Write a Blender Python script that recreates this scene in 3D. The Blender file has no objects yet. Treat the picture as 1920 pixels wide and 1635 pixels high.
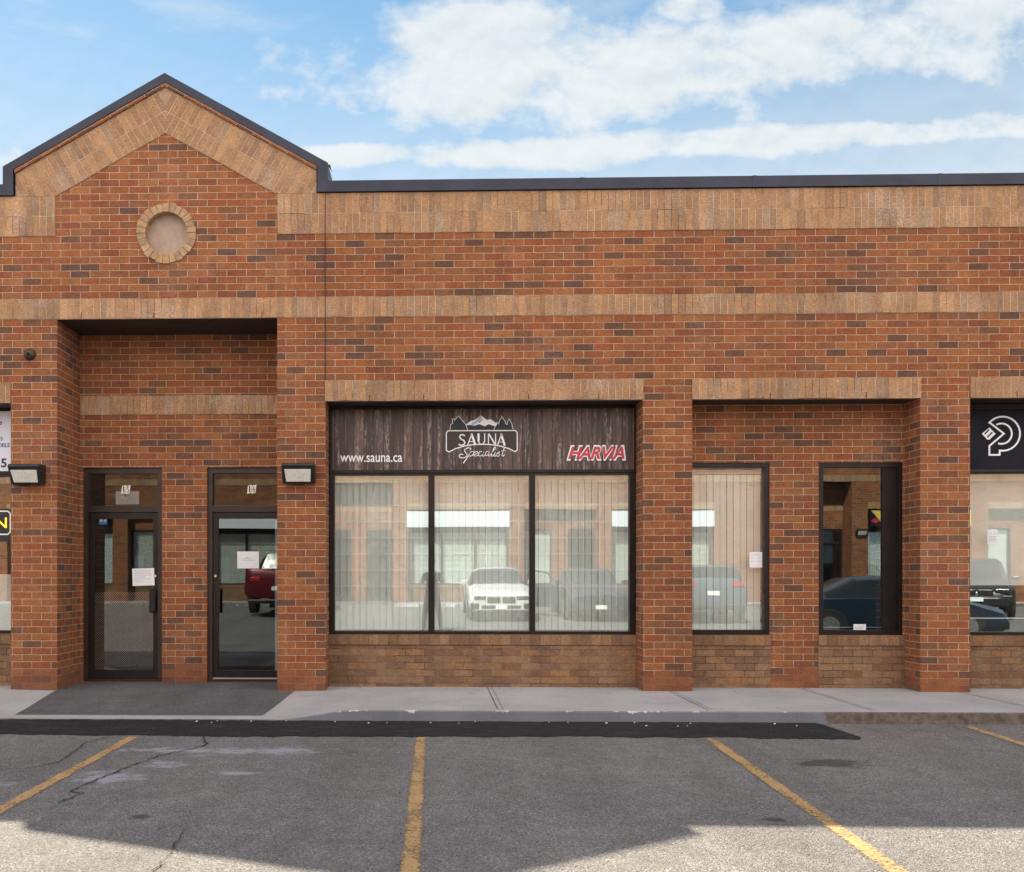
import bpy, math, random
from mathutils import Vector, Matrix
R = math.radians
scene = bpy.context.scene
COL = scene.collection
random.seed(7)

# ------------------------------------------------------------------ camera
cam_d = bpy.data.cameras.new('camera')
cam = bpy.data.objects.new('camera', cam_d); COL.objects.link(cam)
cam.location = (0, -10.4, 1.44)
cam.rotation_euler = (R(90), 0, math.atan(.026))
cam_d.sensor_fit = 'HORIZONTAL'; cam_d.sensor_width = 36
cam_d.lens = 1690 / 1920 * 36
cam_d.shift_x = (960 - 771.06) / 1920
cam_d.shift_y = (1080 - 817.5) / 1920
cam_d.clip_start = .05; cam_d.clip_end = 2000
scene.camera = cam

# ------------------------------------------------------------------ sun, sky, exposure
SUN = Vector((-.435, .857, 1.0)).normalized()
sun_d = bpy.data.lights.new('sun', 'SUN')
sun_d.energy = 5.0; sun_d.angle = R(.55); sun_d.color = (1.0, .88, .69)
sun = bpy.data.objects.new('sun', sun_d); COL.objects.link(sun)
sun.rotation_euler = SUN.to_track_quat('Z', 'Y').to_euler()
sun.location = (0, 0, 20)
world = bpy.data.worlds.new('World'); scene.world = world; world.use_nodes = True
scene.view_settings.view_transform = 'Standard'
scene.view_settings.look = 'None'
scene.view_settings.exposure = 1.35
scene.view_settings.gamma = 1
SKY_STRENGTH = .085


class NT:
    """small node-tree helper"""
    def __init__(s, tree): s.t = tree; s.n = tree.nodes; s.l = tree.links

    def node(s, typ, props=None, **ins):
        n = s.n.new(typ)
        for k, v in (props or {}).items(): setattr(n, k, v)
        for k, v in ins.items():
            k = k.replace('_', ' ')
            sock = n.inputs[int(k[1:])] if k[0] == 'i' and k[1:].isdigit() else n.inputs[k]
            s.put(sock, v)
        return n

    def put(s, sock, v):
        if hasattr(v, 'links') and hasattr(v, 'node'): s.l.new(v, sock)
        else: sock.default_value = v

    def m(s, op, a, b=0.0, c=0.0, clamp=False):
        n = s.n.new('ShaderNodeMath'); n.operation = op; n.use_clamp = clamp
        s.put(n.inputs[0], a); s.put(n.inputs[1], b)
        if op in ('MULTIPLY_ADD', 'COMPARE', 'SMOOTH_MIN', 'SMOOTH_MAX'): s.put(n.inputs[2], c)
        return n.outputs[0]

    def mr(s, v, a, b, c=0.0, d=1.0, kind='SMOOTHSTEP'):
        n = s.n.new('ShaderNodeMapRange'); n.interpolation_type = kind
        s.put(n.inputs[0], v); s.put(n.inputs[1], a); s.put(n.inputs[2], b); s.put(n.inputs[3], c); s.put(n.inputs[4], d)
        return n.outputs[0]

    def mix(s, f, a, b, mode='MIX'):
        n = s.n.new('ShaderNodeMix'); n.data_type = 'RGBA'; n.blend_type = mode
        s.put(n.inputs[0], f)
        for sock, v in ((n.inputs[6], a), (n.inputs[7], b)):
            if isinstance(v, (tuple, list)) and len(v) == 3: v = (*v, 1)
            s.put(sock, v)
        return n.outputs[2]

    def noise(s, vec, scale, detail=3.0, rough=.55, dist=0.0, dims='3D'):
        n = s.node('ShaderNodeTexNoise', {'noise_dimensions': dims}, Scale=scale, Detail=detail, Roughness=rough, Distortion=dist)
        if vec is not None: s.put(n.inputs['Vector'], vec)
        return n.outputs[0]

    def ramp(s, f, stops, interp='LINEAR'):
        n = s.n.new('ShaderNodeValToRGB'); n.color_ramp.interpolation = interp
        e = n.color_ramp.elements
        e[0].position, e[0].color = stops[0][0], (*stops[0][1], 1)
        e[1].position, e[1].color = stops[-1][0], (*stops[-1][1], 1)
        for p, c in stops[1:-1]:
            x = e.new(p); x.color = (*c, 1)
        s.put(n.inputs[0], f)
        return n.outputs[0]

    def xyz(s, v):
        n = s.n.new('ShaderNodeSeparateXYZ'); s.put(n.inputs[0], v); return n.outputs

    def comb(s, x, y, z=0.0):
        n = s.n.new('ShaderNodeCombineXYZ')
        for i, v in enumerate((x, y, z)): s.put(n.inputs[i], v)
        return n.outputs[0]

    def vadd(s, a, b):
        n = s.n.new('ShaderNodeVectorMath'); n.operation = 'ADD'; s.put(n.inputs[0], a); s.put(n.inputs[1], b); return n.outputs[0]

    def vscale(s, a, b):
        n = s.n.new('ShaderNodeVectorMath'); n.operation = 'MULTIPLY'; s.put(n.inputs[0], a); s.put(n.inputs[1], b); return n.outputs[0]

    def ell(s, x, y, cx, cy, rx, ry):
        """1 at the centre of an ellipse, 0 on its edge, negative outside"""
        a = s.m('DIVIDE', s.m('SUBTRACT', x, cx), rx); b = s.m('DIVIDE', s.m('SUBTRACT', y, cy), ry)
        return s.m('SUBTRACT', 1.0, s.m('SQRT', s.m('ADD', s.m('MULTIPLY', a, a), s.m('MULTIPLY', b, b))))


def build_world():
    world.node_tree.nodes.clear()
    k = NT(world.node_tree)
    sky = k.node('ShaderNodeTexSky', {'sky_type': 'NISHITA', 'sun_disc': False, 'sun_elevation': math.asin(SUN.z),
                                      'sun_rotation': math.atan2(SUN.x, SUN.y), 'altitude': 150, 'air_density': 1.0,
                                      'dust_density': .1, 'ozone_density': 2.0}).outputs[0]
    tc = k.node('ShaderNodeTexCoord').outputs['Generated']
    x, y, z = k.xyz(tc)
    az = k.m('MULTIPLY', k.m('ARCTAN2', x, y), 57.2958)
    el = k.m('MULTIPLY', k.m('ARCSINE', z), 57.2958)
    p = k.comb(k.m('MULTIPLY', az, .055), k.m('MULTIPLY', el, .10), 3.7)
    n1 = k.noise(p, 2.3, 6, .58)
    n2 = k.noise(k.vadd(p, (5.1, 2.2, 0)), 7.5, 6, .6)
    # tangent-plane direction coordinates towards +y, where the cumulus banks of the photograph stand
    yy = k.m('MAXIMUM', y, .02)
    gx, gz = k.m('DIVIDE', x, yy), k.m('DIVIDE', z, yy)
    gp = k.comb(gx, k.m('MULTIPLY', gz, 1.35), 1.3)
    c1 = k.noise(gp, 8.0, 9, .60)
    c2 = k.noise(k.vadd(gp, (3.3, 1.7, 0)), 26.0, 6, .62)
    shape = None
    for cx, cy, rx, ry in ((.155, .552, .245, .056), (.055, .592, .105, .040), (.290, .555, .120, .034), (.490, .583, .225, .044), (.600, .600, .200, .060), (.165, .535, .16, .03),
                           (-.080, .527, .032, .019), (.110, .468, .130, .017), (.318, .478, .180, .018), (.500, .484, .140, .015), (.610, .491, .085, .019),
                           (-.100, .469, .078, .013), (-.485, .473, .028, .017), (.285, .625, .04, .018), (.045, .625, .05, .012)):
        e = k.m('MAXIMUM', k.ell(gx, gz, cx, cy, rx, ry), -1.2)
        if rx < .06: e = k.m('SUBTRACT', k.m('MINIMUM', e, .35), .22)
        shape = e if shape is None else k.m('MAXIMUM', shape, e)
    shape = k.m('MINIMUM', shape, .46)
    dens = k.m('ADD', k.m('MULTIPLY', shape, .80), k.m('ADD', k.m('MULTIPLY', k.m('SUBTRACT', c1, .5), 2.0), k.m('MULTIPLY', k.m('SUBTRACT', c2, .5), .7)))
    mask = k.m('MULTIPLY', k.mr(dens, -.40, .36), k.mr(y, .05, .3))
    c3 = k.noise(k.vadd(gp, (-.004, .016, 0)), 8.0, 5, .55)
    shade = k.mr(k.m('SUBTRACT', c3, c1), -.10, .16)
    cloud = k.mix(shade, (4.15, 4.3, 4.33), (3.5, 3.82, 3.93))
    # unseen bright clouds added behind the camera to raise fill on the shaded facade
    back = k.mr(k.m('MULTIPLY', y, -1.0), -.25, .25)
    fill_cloud = k.m('MULTIPLY', k.mr(k.m('ADD', k.m('MULTIPLY', n1, .7), k.m('MULTIPLY', n2, .3)), .36, .52), back)
    mask = k.m('MAXIMUM', mask, fill_cloud)
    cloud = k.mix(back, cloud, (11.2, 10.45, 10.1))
    sky = k.mix(1.0, sky, (.60, .76, .70), 'MULTIPLY')
    wisps = k.m('MULTIPLY', k.mr(k.noise(k.comb(k.m('MULTIPLY', az, .03), k.m('MULTIPLY', el, .12), 9.0), 3.0, 6, .6), .40, .75), .42)
    veil = k.m('MULTIPLY', k.mr(el, 35, 16), .75)
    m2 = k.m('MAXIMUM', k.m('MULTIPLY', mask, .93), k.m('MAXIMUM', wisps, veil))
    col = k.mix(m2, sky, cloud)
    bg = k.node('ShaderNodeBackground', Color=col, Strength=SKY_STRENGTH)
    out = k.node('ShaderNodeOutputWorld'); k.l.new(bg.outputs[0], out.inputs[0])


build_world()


# ------------------------------------------------------------------ materials
def new_mat(name):
    m = bpy.data.materials.new(name); m.use_nodes = True
    m.node_tree.nodes.clear()
    k = NT(m.node_tree)
    out = k.node('ShaderNodeOutputMaterial')
    return m, k, out


def principled(k, out, color, rough=.8, metal=0.0, bump=None, bump_d=.002, spec=.5, coat=0.0):
    b = k.node('ShaderNodeBsdfPrincipled')
    if isinstance(color, (tuple, list)) and len(color) == 3: color = (*color, 1)
    k.put(b.inputs['Base Color'], color); k.put(b.inputs['Roughness'], rough); k.put(b.inputs['Metallic'], metal)
    k.put(b.inputs['Specular IOR Level'], spec); k.put(b.inputs['Coat Weight'], coat)
    if bump is not None:
        n = k.node('ShaderNodeBump', Height=bump, Distance=bump_d, Strength=1.0); k.l.new(n.outputs[0], b.inputs['Normal'])
    k.l.new(b.outputs[0], out.inputs[0])
    return b


def plain(name, color, rough=.6, metal=0.0, vary=.12, scale=6.0, coat=0.0, bump_d=.0, spec=.5):
    m, k, out = new_mat(name)
    tc = k.node('ShaderNodeTexCoord').outputs['Object']
    n = k.noise(tc, scale, 5, .6)
    c = k.mix(k.mr(n, .3, .7), tuple(v * (1 - vary) for v in color), tuple(min(1, v * (1 + vary)) for v in color))
    r = k.mr(k.noise(tc, scale * 3, 3), .3, .7, max(0, rough - .06), min(1, rough + .06))
    principled(k, out, c, r, metal, k.noise(tc, scale * 12, 2) if bump_d else None, bump_d, spec, coat)
    return m


def brick_mat(name, palette, mortar, bw, rh, offset=.5, msize=.0045, eff=0.0, dirt=.15, mdark=0.0, splash=0.0):
    """palette: [(position, colour)...] picked per brick"""
    m, k, out = new_mat(name)
    uv = k.node('ShaderNodeTexCoord').outputs['UV']
    wob = k.node('ShaderNodeTexNoise', Scale=4.0, Detail=2.0); k.put(wob.inputs['Vector'], uv)
    off = k.vscale(k.vadd(wob.outputs['Color'], (-.5, -.5, -.5)), (.006, .005, 0))
    u2 = k.vadd(uv, off)
    b = k.node('ShaderNodeTexBrick', {'offset': offset, 'offset_frequency': 2, 'squash': 1.0}, Color1=(0, 0, 0, 1), Color2=(1, 1, 1, 1), Mortar=(.5, .5, .5, 1),
               Scale=1.0, Mortar_Size=msize, Mortar_Smooth=.25, Bias=0.0, Brick_Width=bw, Row_Height=rh)
    k.put(b.inputs['Vector'], u2)
    rnd = k.xyz(b.outputs['Color'])[0]
    base = k.ramp(rnd, palette, 'CONSTANT')
    # burnt streaks and sandy grain inside each brick
    fine = k.noise(k.vscale(uv, (30, 60, 1)), 1.0, 5, .65)
    mid = k.noise(uv, 9.0, 4, .6)
    wide = k.noise(uv, .55, 4, .55)
    base = k.mix(1.0, base, k.ramp(fine, [(.28, (.62, .60, .58)), (.72, (1.36, 1.35, 1.33))]), 'MULTIPLY')
    base = k.mix(1.0, base, k.ramp(mid, [(.3, (.86, .84, .84)), (.7, (1.14, 1.14, 1.12))]), 'MULTIPLY')
    if eff:
        e = k.m('MULTIPLY', k.mr(k.noise(uv, 1.3, 4, .6), .50, .72), k.mr(k.noise(uv, 38.0, 4, .7), .42, .72))
        base = k.mix(k.m('MULTIPLY', e, eff), base, (.62, .56, .50))
    mort = k.mix(k.mr(k.noise(uv, 7, 3), .35, .65), mortar, tuple(c * .72 for c in mortar))
    if mdark: mort = k.mix(k.mr(k.noise(uv, 2.1, 4, .6), .42, .62, 0, mdark), mort, (.05, .035, .028))
    fac = b.outputs['Fac']
    run = k.noise(k.vscale(uv, (2.6, .22, 1)), 1.0, 5, .6)      # rain streaks down the wall
    base = k.mix(1.0, base, k.ramp(run, [(.32, (.80, .79, .78)), (.60, (1.05, 1.05, 1.05))]), 'MULTIPLY')
    if splash:      # washed, reddish smear over the lowest courses
        oz = k.xyz(k.node('ShaderNodeTexCoord').outputs['Object'])[2]
        sp = k.m('MULTIPLY', k.mr(k.m('ADD', oz, k.m('MULTIPLY', k.m('SUBTRACT', k.noise(uv, 3.0, 5, .6), .5), .5)), .42, .26), splash)
        mort = k.mix(sp, mort, (.20, .09, .055)); base = k.mix(k.m('MULTIPLY', sp, .35), base, (.17, .075, .05))
    c = k.mix(fac, base, mort)
    c = k.mix(1.0, c, k.ramp(wide, [(.3, (1 - dirt,) * 3), (.7, (1.05, 1.05, 1.05))]), 'MULTIPLY')
    h = k.m('ADD', k.m('MULTIPLY', k.m('SUBTRACT', 1.0, fac), 1.0), k.m('MULTIPLY', fine, .35))
    principled(k, out, c, .88, 0, h, .005, .3)
    return m


RED = [(0.0, (0.262, 0.090, 0.038)), (.10, (0.297, 0.108, 0.040)), (.20, (0.228, 0.077, 0.036)), (.28, (0.316, 0.125, 0.047)), (.38, (0.239, 0.093, 0.040)), (.47, (0.278, 0.087, 0.036)),
       (.56, (0.142, 0.068, 0.042)), (.60, (0.291, 0.104, 0.040)), (.70, (0.202, 0.089, 0.044)), (.76, (0.167, 0.077, 0.044)), (.80, (0.305, 0.109, 0.042)), (.89, (0.131, 0.067, 0.045)), (.925, (0.258, 0.106, 0.046)), (1.0, (0.111, 0.064, 0.050))]
TAN = [(0.0, (0.418, 0.242, 0.128)), (.15, (0.375, 0.216, 0.119)), (.3, (0.440, 0.256, 0.137)), (.45, (0.354, 0.209, 0.119)), (.58, (0.462, 0.267, 0.137)), (.70, (0.397, 0.238, 0.139)),
       (.84, (0.318, 0.195, 0.118)), (.92, (0.368, 0.245, 0.159)), (1.0, (0.447, 0.252, 0.141))]
BASE = [(0.0, (.26, .155, .090)), (.25, (.215, .125, .078)), (.5, (.29, .175, .100)), (.7, (.22, .120, .066)), (.85, (.30, .165, .082)), (1.0, (.2, .12, .08))]
M = {}
M['brick'] = brick_mat('red_brick', RED, (.60, .46, .33), .229, .0815, .5, .0036, .18, splash=.8)
M['soldier'] = brick_mat('tan_soldier_brick', TAN, (.68, .52, .39), .0795, .2345, 0.0, .0034, .95, .16, .85)
M['basebrick'] = brick_mat('brown_base_brick', BASE, (.30, .20, .13), .229, .0815, .5, .0038, .15, .18, .9)
M['sillbrick'] = brick_mat('sill_brick', BASE, (.22, .14, .09), .12, .125, 0.0, .003, .2, .2, .6)
M['stucco'] = plain('beige_stucco', (.40, .30, .235), .95, 0, .1, 18, 0, .002)
M['mortar'] = plain('mortar', (.33, .22, .14), .95)
M['coping'] = plain('navy_metal_coping', (.013, .016, .036), .5, 0, .25, 1.5)
M['frame'] = plain('dark_bronze_frame', (.018, .013, .012), .38, .4, .2, 5)
M['frame_brown'] = plain('brown_bronze_frame', (.040, .024, .020), .45, .3, .2, 5)
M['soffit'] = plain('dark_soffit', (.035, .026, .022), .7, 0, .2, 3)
M['interior'] = plain('interior_wall', (.055, .052, .05), .9)
M['interior_dark'] = plain('interior_dark', (.03, .03, .032), .9)
M['roof'] = plain('roof_felt', (.12, .12, .12), .9)
M['black'] = plain('black_paint', (.012, .012, .013), .4, 0, .2, 5)
M['joint'] = plain('dark_sealant', (.045, .030, .026), .8)
M['white'] = plain('white_paint', (.80, .80, .80), .5, 0, .04)
M['paper'] = plain('white_paper', (.80, .80, .82), .8, 0, .04)
M['ink'] = plain('ink', (.05, .05, .06), .7)
M['cream'] = plain('cream_sticker', (.85, .80, .66), .5, 0, .05)
M['blind'] = plain('ivory_blind_vinyl', (.88, .87, .81), .6, 0, .04, 3)
M['grille'] = plain('white_grille_bar', (.93, .93, .93), .5, 0, .05)
M['chrome'] = plain('chrome', (.75, .75, .76), .15, 1, .05)
M['alu'] = plain('brushed_aluminium', (.62, .62, .64), .35, .9, .06)
M['lens'] = plain('prismatic_lens', (.72, .70, .64), .25, 0, .1, 30)
M['blue'] = plain('blue_sticker', (.02, .16, .42), .5)
M['navytext'] = plain('navy_print', (.03, .04, .16), .5)
M['sign_black'] = plain('black_sign_vinyl', (.010, .009, .018), .65, 0, .1, 2, spec=.2)
M['sign_white'] = plain('white_sign_vinyl', (.74, .76, .84), .4, 0, .03, 2)
M['print_white'] = plain('white_print', (.90, .90, .92), .5, 0, .03)
M['print_grey'] = plain('grey_print', (.42, .46, .58), .5, 0, .03)
M['print_dark'] = plain('dark_green_print', (.008, .014, .022), .5)
M['print_brown'] = plain('brown_print', (.034, .024, .016), .5)
M['print_red'] = plain('red_print', (.56, .035, .055), .4, 0, .03)
M['yellow_sign'] = plain('yellow_print', (.80, .58, .10), .5, 0, .03)
M['rubber'] = plain('rubber', (.02, .02, .02), .8)
M['rust'] = plain('blue_bin_plastic', (.015, .09, .26), .5)


def emit(name, color, s):
    m, k, out = new_mat(name)
    e = k.node('ShaderNodeEmission', Color=(*color, 1), Strength=s); k.l.new(e.outputs[0], out.inputs[0]); return m


M['neon'] = emit('yellow_led', (1.0, .62, .04), .75)


def glass_mat(name, refl, tint, wob=.0016, pattern=False):
    m, k, out = new_mat(name)
    tc = k.node('ShaderNodeTexCoord').outputs['Object']
    tr = k.node('ShaderNodeBsdfTransparent', Color=(*tint, 1))
    gl = k.node('ShaderNodeBsdfGlossy', Color=(.80, .93, 1.0, 1), Roughness=0.0)
    bp = k.node('ShaderNodeBump', Height=k.noise(tc, 1.1, 1.5, .4), Distance=wob, Strength=1.0)
    k.l.new(bp.outputs[0], gl.inputs['Normal'])
    dust = k.node('ShaderNodeBsdfDiffuse', Color=(.62, .60, .56, 1))
    lw = k.node('ShaderNodeLayerWeight', Blend=.25)
    f = k.m('ADD', refl, k.m('MULTIPLY', lw.outputs['Fresnel'], .5), clamp=True)
    mx = k.node('ShaderNodeMixShader'); k.put(mx.inputs[0], f); k.l.new(tr.outputs[0], mx.inputs[1]); k.l.new(gl.outputs[0], mx.inputs[2])
    m2 = k.node('ShaderNodeMixShader'); k.put(m2.inputs[0], k.mr(k.noise(tc, 2.5, 5, .7), .35, .8, .01 if refl > .25 else .002, .05 if refl > .25 else .012))
    k.l.new(mx.outputs[0], m2.inputs[1]); k.l.new(dust.outputs[0], m2.inputs[2])
    # a pane has two faces: coat only the one a ray meets first
    clear = k.node('ShaderNodeBsdfTransparent', Color=(1, 1, 1, 1))
    m3 = k.node('ShaderNodeMixShader'); k.put(m3.inputs[0], k.node('ShaderNodeNewGeometry').outputs['Backfacing'])
    k.l.new(m2.outputs[0], m3.inputs[1]); k.l.new(clear.outputs[0], m3.inputs[2])
    k.l.new(m3.outputs[0], out.inputs[0])
    return m


M['glass'] = glass_mat('window_glass', .35, (.96, 1.0, .98), .0005)
M['glass_door'] = glass_mat('door_glass', .12, (.50, .53, .53), .0004)


M['glass_dark'] = glass_mat('bare_window_glass', .20, (.60, .66, .68), .0004)


def tread_mat():
    """glossy sheet with small raised lozenges"""
    m, k, out = new_mat('diamond_sheet')
    tc = k.node('ShaderNodeTexCoord').outputs['Object']
    x, y, z = k.xyz(tc)
    a = k.m('ABSOLUTE', k.m('SUBTRACT', k.m('FRACT', k.m('MULTIPLY', k.m('ADD', x, z), 34.0)), .5))
    b = k.m('ABSOLUTE', k.m('SUBTRACT', k.m('FRACT', k.m('MULTIPLY', k.m('SUBTRACT', x, z), 34.0)), .5))
    d = k.mr(k.m('MAXIMUM', a, b), .30, .22)
    tr = k.node('ShaderNodeBsdfTransparent', Color=(.5, .5, .5, 1))
    gl = k.node('ShaderNodeBsdfGlossy', Color=(.9, .9, .9, 1), Roughness=.02)
    mx = k.node('ShaderNodeMixShader'); k.put(mx.inputs[0], .13); k.l.new(tr.outputs[0], mx.inputs[1]); k.l.new(gl.outputs[0], mx.inputs[2])
    df = k.node('ShaderNodeBsdfPrincipled'); df.inputs['Base Color'].default_value = (.30, .29, .28, 1); df.inputs['Roughness'].default_value = .3; df.inputs['Metallic'].default_value = .6
    m2 = k.node('ShaderNodeMixShader'); k.put(m2.inputs[0], k.m('MULTIPLY', d, .55)); k.l.new(mx.outputs[0], m2.inputs[1]); k.l.new(df.outputs[0], m2.inputs[2])
    k.l.new(m2.outputs[0], out.inputs[0]); return m


M['tread'] = tread_mat()


def wood_sign_mat():
    m, k, out = new_mat('weathered_plank_print')
    tc = k.node('ShaderNodeTexCoord').outputs['Object']
    x, y, z = k.xyz(tc)
    xp = k.m('MULTIPLY', x, 1 / .118)
    pid = k.m('FLOOR', xp); fr = k.m('FRACT', xp)
    wn = k.node('ShaderNodeTexWhiteNoise', {'noise_dimensions': '1D'}); k.put(wn.inputs['W'], pid)
    rnd = wn.outputs['Value']
    grain = k.noise(k.comb(k.m('MULTIPLY', x, 55), 0.0, k.m('MULTIPLY', z, 2.2)), 1.0, 6, .65, .4)
    streak = k.noise(k.comb(k.m('MULTIPLY', x, 17), 4.0, k.m('MULTIPLY', z, 1.1)), 1.0, 5, .7, .6)
    col = k.ramp(rnd, [(0, (.040, .020, .018)), (.5, (.060, .032, .028)), (1, (.115, .070, .058))])
    col = k.mix(1.0, col, k.ramp(grain, [(.3, (.5, .48, .48)), (.7, (1.55, 1.55, 1.52))]), 'MULTIPLY')
    worn = k.m('MULTIPLY', k.mr(streak, .47, .66), k.mr(k.noise(k.comb(k.m('MULTIPLY', x, 40), 7.0, k.m('MULTIPLY', z, 14)), 1.0, 5, .7), .38, .62))
    col = k.mix(k.m('MULTIPLY', worn, .85), col, (.42, .33, .30))
    gap = k.m('MULTIPLY', k.mr(k.m('ABSOLUTE', k.m('SUBTRACT', fr, .5)), .435, .472), .92)
    col = k.mix(gap, col, (.010, .006, .006))
    principled(k, out, col, .42)
    return m


M['wood'] = wood_sign_mat()


def asphalt_mat(name, dark, light, fresh=False):
    m, k, out = new_mat(name)
    tc = k.node('ShaderNodeTexCoord').outputs['Object']
    x, y, z = k.xyz(tc)
    v = k.node('ShaderNodeTexVoronoi', {'feature': 'F1'}, Scale=125.0, Randomness=1.0); k.put(v.inputs['Vector'], tc)
    r = k.xyz(v.outputs['Color'])[0]
    r2 = k.xyz(v.outputs['Color'])[1]
    g = k.mix(r, tuple(c * .84 for c in dark), tuple(c * 1.05 for c in light))
    g = k.mix(k.m('GREATER_THAN', r2, .93 if not fresh else .985), g, (.33, .32, .30) if not fresh else (.07, .07, .07))
    g = k.mix(k.m('LESS_THAN', r2, .05), g, (.05, .05, .05))
    n = k.noise(tc, .7, 5, .6); n2 = k.noise(tc, 5.0, 5, .65)
    g = k.mix(1.0, g, k.ramp(n, [(.3, (.86, .86, .88)), (.7, (1.12, 1.11, 1.10))]), 'MULTIPLY')
    g = k.mix(1.0, g, k.ramp(n2, [(.3, (.84, .84, .84)), (.7, (1.14, 1.14, 1.14))]), 'MULTIPLY')
    wear = k.noise(k.vscale(tc, (1.9, .16, 1)), 1.0, 4, .55)
    g = k.mix(1.0, g, k.ramp(wear, [(.35, (.88, .88, .88)), (.62, (1.05, 1.05, 1.05))]), 'MULTIPLY')
    if fresh:
        du = k.m('MULTIPLY', k.mr(k.noise(k.vscale(tc, (1, 3, 1)), 2.6, 7, .72), .50, .70), k.mr(k.noise(tc, 45, 3, .7), .40, .62))
        g = k.mix(k.m('MULTIPLY', du, .45), g, (.17, .165, .165))
    if not fresh:
        # pale worn sealer, left of the bays
        w = None
        for cx, cy, rx, ry in ((-4.25, -3.2, .75, .40), (-2.0, -3.02, .75, .22), (-1.35, -3.0, .7, .20), (-2.05, -3.55, .22, .2), (-3.6, -4.55, .85, .75), (-2.35, -4.0, .35, .28), (-1.4, -3.85, .3, .1)):
            e = k.ell(x, y, cx, cy, rx, ry); w = e if w is None else k.m('MAXIMUM', w, e)
        nn = k.noise(k.vscale(tc, (1, 1.6, 1)), 4.5, 9, .75)
        wm = k.mr(k.m('ADD', k.m('MULTIPLY', k.m('MAXIMUM', w, -.7), .42), k.m('MULTIPLY', k.m('SUBTRACT', nn, .5), 1.7)), .10, .34)
        g = k.mix(k.m('MULTIPLY', wm, .72), g, (.36, .37, .42))
        # oil and rust stains
        s = None
        for cx, cy, rx, ry in ((3.05, -3.40, .40, .20), (2.02, -5.02, .10, .07), (-1.75, -5.05, .09, .07)):
            e = k.ell(x, y, cx, cy, rx, ry); s = e if s is None else k.m('MAXIMUM', s, e)
        sm = k.mr(k.m('ADD', k.m('MULTIPLY', k.m('MAXIMUM', s, -.8), .9), k.m('MULTIPLY', k.m('SUBTRACT', nn, .5), 2.2)), .12, .42)
        g = k.mix(k.m('MULTIPLY', sm, .75), g, (.045, .036, .036))
    h = k.m('ADD', k.m('MULTIPLY', v.outputs['Distance'], -3.0), k.noise(tc, 30, 4, .6))
    principled(k, out, g, .85, 0, h, .0024 if not fresh else .005, .35)
    return m


M['asphalt'] = asphalt_mat('worn_asphalt', (.130, .126, .129), (.228, .219, .208))
M['asphalt_ramp'] = asphalt_mat('ramp_asphalt', (.120, .118, .125), (.205, .200, .205), True)
M['asphalt_new'] = asphalt_mat('fresh_asphalt', (.010, .010, .012), (.024, .024, .028), True)


def concrete_mat(name, color, dirt, kind=''):
    m, k, out = new_mat(name)
    tc = k.node('ShaderNodeTexCoord').outputs['Object']
    x, y, z = k.xyz(tc)
    n = k.noise(tc, 1.3, 6, .6); f = k.noise(tc, 60, 4, .7)
    broom = k.noise(k.vscale(tc, (220, 3, 3)), 1.0, 3, .6)
    c = k.mix(k.mr(n, .3, .7), tuple(v * (1 - dirt) for v in color), color)
    st = k.mr(k.noise(tc, 3.4, 7, .7), .56, .72)
    c = k.mix(k.m('MULTIPLY', st, .28), c, (.16, .145, .14))
    vo = k.node('ShaderNodeTexVoronoi', {'feature': 'F1'}, Scale=3.2); k.put(vo.inputs['Vector'], tc)
    c = k.mix(k.m('MULTIPLY', k.m('LESS_THAN', vo.outputs['Distance'], .045), .6), c, (.10, .095, .095))
    c = k.mix(1.0, c, k.ramp(f, [(.3, (.86, .86, .86)), (.7, (1.12, 1.12, 1.12))]), 'MULTIPLY')
    c = k.mix(1.0, c, k.ramp(broom, [(.3, (.95, .95, .95)), (.7, (1.05, 1.05, 1.05))]), 'MULTIPLY')
    if kind == 'curb':
        # grey curb paint up to x = 3.85, bare brownish concrete after it; chips of bare pale concrete along the nose
        edge = k.m('ADD', x, k.m('MULTIPLY', k.noise(tc, 6, 3), .12))
        bare = k.mr(edge, 3.86, 3.90)
        c = k.mix(bare, c, k.mix(k.mr(k.noise(tc, 14, 6, .7), .35, .65), (.085, .066, .054), (.17, .135, .115)))
        ch = None
        for cx, rx in ((-.83, .17), (-.22, .10), (.62, .12), (1.98, .22), (2.55, .10), (3.40, .08), (1.3, .06), (-1.2, .1)):
            e = k.m('SUBTRACT', 1.0, k.m('ABSOLUTE', k.m('DIVIDE', k.m('SUBTRACT', x, cx), rx))); ch = e if ch is None else k.m('MAXIMUM', ch, e)
        top = k.mr(z, .055, .125, 0, 1, 'LINEAR')
        cm = k.mr(k.m('ADD', k.m('ADD', k.m('MULTIPLY', k.m('MAXIMUM', ch, -.6), .28), k.m('MULTIPLY', top, .95)), k.m('MULTIPLY', k.noise(tc, 11, 6, .72), 2.2)), 1.98, 2.06)
        c = k.mix(k.m('MULTIPLY', cm, k.m('SUBTRACT', 1.0, bare)), c, (.52, .51, .52))
    principled(k, out, c, .9, 0, f, .0015, .3)
    return m


M['concrete'] = concrete_mat('pale_concrete', (.385, .376, .382), .18)
M['curb'] = concrete_mat('painted_curb', (.185, .19, .21), .2, 'curb')


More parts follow.
